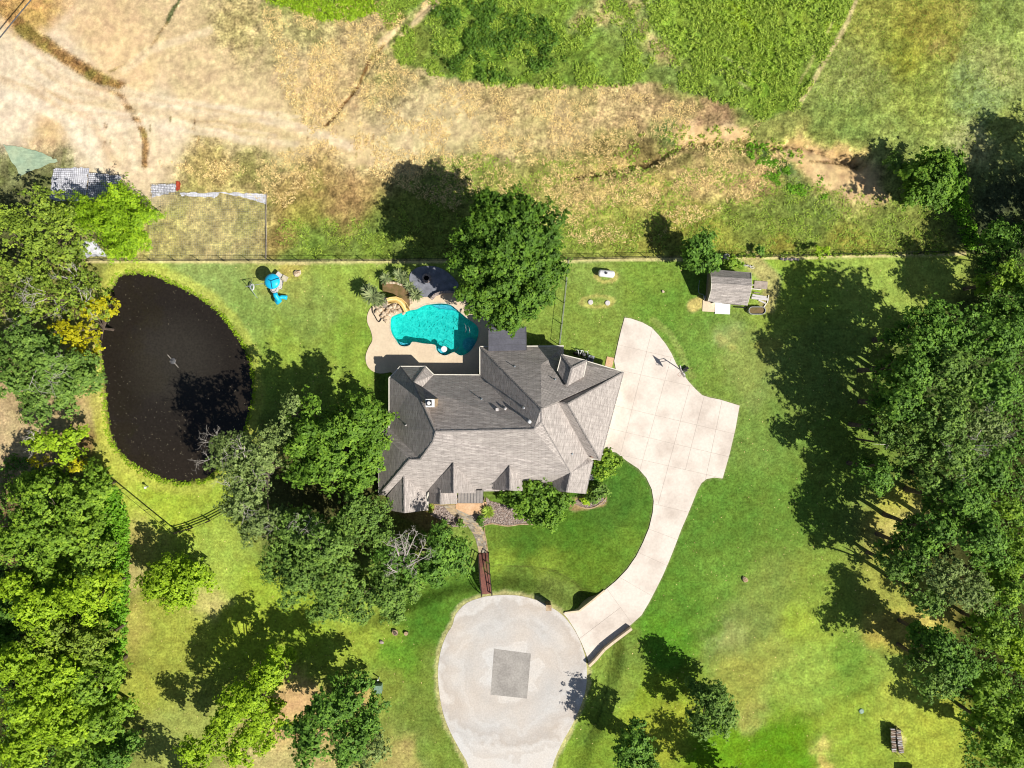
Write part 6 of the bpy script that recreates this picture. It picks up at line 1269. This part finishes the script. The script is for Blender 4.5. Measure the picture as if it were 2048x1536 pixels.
# spiky palms and yuccas by the pool
def spiky(name, px_, py_, h, R, nb, label, cat='palm', tr_=True, group=None, mat='palm', up=.6):
    c = W(px_, py_, h); t = empty(name, (c.x, c.y, 0), label, cat, group); B_ = np.array(c) + rng.normal(0, .05, (nb, 3)); a = rng.uniform(0, math.tau, nb); z = rng.uniform(-.35, up, nb); L_ = R * rng.uniform(.65, 1.1, nb)
    tip = B_ + np.stack([np.cos(a) * L_ * np.cos(z), np.sin(a) * L_ * np.cos(z), np.sin(z) * L_], 1); blade_mesh('frond', B_, tip, np.full(nb, .15) * R ** .5, rng.uniform(0, 1, nb), LM[mat], t)
    if tr_: MB().tube([(c.x, c.y, -.1), tuple(c)], [.12, .09], 8).build('trunk', M['bark'], t)
for x, y, h, R, l in ((745,592,2.6,1.5,'largest spiky palm at the west end of the pool garden'),(736,580,2.0,1.1,'smaller palm behind the largest spiky palm'),(758,600,1.8,1.1,'low palm against the pool slide ladder')): spiky('fan_palm', x, y, h, R, 120, l)
for x, y, h, R, l in ((772,557,1.1,1.0,'yucca at the back left corner of the raised planter'),(805,556,1.3,1.1,'yucca at the back of the raised planter beside the slate patio'),(818,572,1.2,.9,'yucca on the right curve of the raised planter'),(832,590,1.2,1.1,'yellowish yucca at the front right of the raised planter'),(797,549,1.5,1.0,'dark blue green yucca behind the planter')): spiky('yucca_plant', x, y, h, R, 70, l, 'yucca', False)
spiky('yucca_plant', 975.5, 1024, .3, 1.0, 150, 'round spiky yucca on the front gravel bed', 'yucca', False, mat='weed')
spiky('garden_grass', 1180, 985, .6, .9, 120, 'grassy clump at the east side bed', 'plant', False, mat='weed'); spiky('garden_grass', 858, 1016, .4, .8, 90, 'dark leafy clump left of the front path', 'plant', False, mat='weed')
# undergrowth, weeds and tall dry grass
def scatter(poly, n, seed=0, cond=None):
    r = np.random.default_rng(seed); xs = [p[0] for p in poly]; ys = [p[1] for p in poly]; out = np.zeros((0, 2))
    while len(out) < n:
        q = np.stack([r.uniform(min(xs), max(xs), n * 2), r.uniform(min(ys), max(ys), n * 2)], 1); ok = sd_poly(q[:, 0], q[:, 1], poly) < 0
        if cond is not None: ok &= cond(q)
        out = np.concatenate([out, q[ok]])
    return out[:n]
def clumps(name, pts, h, r, per, ll, mat, label, cat):
    n = len(pts); z = terrain(pts[:, 0][None], pts[:, 1][None])[0]; c = np.stack([(pts[:, 0] - 1024) / 15, (768 - pts[:, 1]) / 15, z], 1); hh = h * rng.uniform(.5, 1.3, n); rr = r * rng.uniform(.5, 1.4, n)
    P = np.repeat(c, per, 0); v = rng.normal(size=(n * per, 3)); v /= np.linalg.norm(v, axis=1, keepdims=True); v[:, 2] = np.abs(v[:, 2]); P = P + v * np.stack([np.repeat(rr, per), np.repeat(rr, per), np.repeat(hh, per)], 1) * rng.uniform(.6, 1, (n * per, 1))
    T = np.repeat(rng.uniform(.2, .8, n), per) + rng.normal(0, .15, n * per); l = ll * rng.uniform(.7, 1.3, n * per); count[0] += n * per
    tag(leaf_mesh(name, P, v + np.array([0, 0, .7]) + rng.normal(0, .5, v.shape), l, l * .6, T, LM[mat]), label, cat, kind='stuff')
thk = [(215,960),(240,985),(258,1040),(256,1100),(258,1160),(254,1230),(250,1290),(240,1350),(228,1400),(235,1470),(245,1536),(180,1536),(190,1300),(200,1100),(170,1000)]
clumps('undergrowth', scatter(thk, 1500, 3), 1.1, .5, 16, .34, 'vine', 'bright green vine thicket along the edge of the left wood', 'thicket')
clumps('undergrowth', scatter([(0,900),(190,960),(200,1536),(0,1536)], 1300, 4), .6, .6, 10, .34, 'dark', 'dark ground cover beneath the left wood', 'ground cover')
clumps('undergrowth', scatter([(1950,480),(2048,440),(2048,1536),(1930,1536),(1920,1400),(1940,1240),(1960,700)], 1700, 5), .6, .6, 10, .34, 'dark', 'dark ground cover beneath the right wood', 'ground cover')
clumps('bank_weeds', scatter([(1890,300),(1925,330),(1940,420),(1960,500),(1935,500),(1905,420),(1880,330)], 260, 6), .6, .5, 12, .3, 'vine', 'bright weeds along the ditch bank at the upper right', 'weeds')
clumps('gully_weeds', scatter([(1500,275),(1570,290),(1620,335),(1670,370),(1650,400),(1580,385),(1520,345),(1495,310)], 300, 7, lambda q: fbm(q[:, 0][None], q[:, 1][None], 18, 3, 889)[0] > .5), .25, .32, 9, .24, 'vine', 'green weed patch in the dry bank beside the gully', 'weeds')
clumps('gully_weeds', scatter([(1220,300),(1310,250),(1360,245),(1500,262),(1620,290),(1600,330),(1480,310),(1400,300),(1300,335),(1230,350)], 260, 8, lambda q: fbm(q[:, 0][None], q[:, 1][None], 16, 3, 888)[0] > .56), .25, .28, 8, .22, 'weed', 'ragged small weeds scattered along the gully', 'weeds')
wpoly = [(740,-30),(775,85),(800,126),(860,140),(930,160),(1020,168),(1120,169),(1220,167),(1300,160),(1350,168),(1420,192),(1480,211),(1520,235),(1598,208),(1660,100),(1708,0),(1720,-30)]
nzf = lambda q: fbm(q[:, 0][None], q[:, 1][None], 30, 4, 123)[0] > .5
clumps('tall_weeds', scatter([(x + (0 if x < 800 else 0), y + (7 if y > 100 else 0)) for x, y in wpoly], 4200, 9, lambda q: nzf(q) & (sdist(q[:, 0][None], q[:, 1][None], [(1195,25),(1250,45),(1290,55),(1315,80),(1340,115)])[0] > 14)), .35, .4, 8, .26, 'weed', 'tall green weeds covering the upper field', 'weeds')
clumps('tall_weeds', scatter([(870,20),(1000,0),(1100,50),(1130,120),(1000,165),(930,155),(870,110)], 420, 10, lambda q: fbm(q[:, 0][None], q[:, 1][None], 26, 3, 777)[0] > .5), 1.0, .7, 20, .30, 'maple', 'darkest thick weeds in the middle of the upper field', 'weeds')
clumps('tall_weeds', scatter([(1280,0),(1680,0),(1640,90),(1560,170),(1440,160),(1330,90)], 420, 13), .7, .5, 12, .28, 'weed', 'yellow green weeds in the upper field right of the bare streak', 'weeds')
clumps('tall_weeds', scatter([(530,0),(745,0),(760,20),(700,40),(640,40),(590,20)], 420, 14), .4, .4, 9, .28, 'lime', 'bright green weeds at the top edge left of the trail', 'weeds')
dp = [(520,0),(860,0),(760,100),(830,150),(930,175),(1250,180),(1450,220),(1560,260),(1600,300),(1500,400),(1300,480),(1130,490),(900,420),(700,330),(560,420),(480,380),(340,330),(460,320),(640,290),(560,180)]
def blades(name, pts, L_, wd, mat, label, cat, zup=.5, per=3):
    pts = np.repeat(pts, per, 0) + rng.normal(0, 2.2, (len(pts) * per, 2)); n = len(pts); z = terrain(pts[:, 0][None], pts[:, 1][None])[0]
    b_ = np.stack([(pts[:, 0] - 1024) / 15, (768 - pts[:, 1]) / 15, z - .02], 1); a = np.repeat(rng.uniform(0, math.tau, n // per), per) + rng.normal(0, .5, n); l = L_ * rng.uniform(.5, 1.4, n); e = rng.uniform(.15, zup, n)
    tip = b_ + np.stack([np.cos(a) * l * np.cos(e), np.sin(a) * l * np.cos(e), np.sin(e) * l], 1)
    T = np.clip(rng.normal(.5, .25, n), 0, 1); tag(blade_mesh(name, b_, tip, wd * rng.uniform(.6, 1.3, n), T, LM[mat]), label, cat, kind='stuff'); count[0] += n
blades('dry_grass', scatter(dp, 8000, 11, lambda q: fbm(q[:, 0][None], q[:, 1][None], 36, 3, 321)[0] > .47), .42, .07, 'dry', 'tufts of dry yellow grass on the slope beyond the fence', 'dry grass')
blades('green_tufts', scatter([(880,300),(1130,320),(1500,340),(1900,420),(1890,500),(1140,505),(900,515),(560,515),(545,440),(760,440)], 3800, 21, lambda q: fbm(q[:, 0][None], q[:, 1][None], 30, 3, 322)[0] > .45), .4, .09, 'weed', 'green grass tufts on the rough strip north of the fence', 'grass')
blades('green_tufts', scatter([(1720,0),(2040,0),(2040,260),(1900,300),(1620,200)], 900, 22), .3, .07, 'olive', 'olive grass tufts on the mown field at the upper right', 'grass')
pr_ = scatter([(180,530),(520,530),(520,985),(180,985)], 900, 12, lambda q: np.abs(sd_poly(q[:, 0], q[:, 1], POND) - 3) < 5)
clumps('pond_grass', pr_, .15, .2, 6, .2, 'lime', 'rough grass fringe round the pond', 'grass')
clumps('fence_grass', scatter([(1400,509),(1900,500),(1900,507),(1400,516)], 300, 15), .3, .25, 7, .26, 'olive', 'rough grass along the right part of the back fence', 'grass')

blades('tall_weeds', scatter(wpoly, 3600, 31, nzf), .6, .09, 'weed', 'long green grass blades among the upper field weeds', 'weeds', 1.0)
lp = scatter([(200,530),(1850,520),(1740,1536),(1120,1536),(1180,1330),(1290,1230),(1310,1000),(1250,930),(960,1060),(850,1210),(880,1400),(930,1536),(250,1536),(260,1000),(510,700),(250,540)], 1500, 55)
z_ = terrain(lp[:, 0][None], lp[:, 1][None])[0]; LP = np.stack([(lp[:, 0] - 1024) / 15, (768 - lp[:, 1]) / 15, z_ + .03], 1); sz = rng.uniform(.05, .13, len(lp))
tag(leaf_mesh('fallen_leaves', LP, np.tile([[0, 0, 1.0]], (len(lp), 1)) + rng.normal(0, .3, (len(lp), 3)), sz * 1.4, sz, rng.uniform(0, 1, len(lp)), LM['dry']), 'dry leaves fallen here and there on the lawns', 'leaf litter', kind='stuff')
print('LEAVES', count[0])
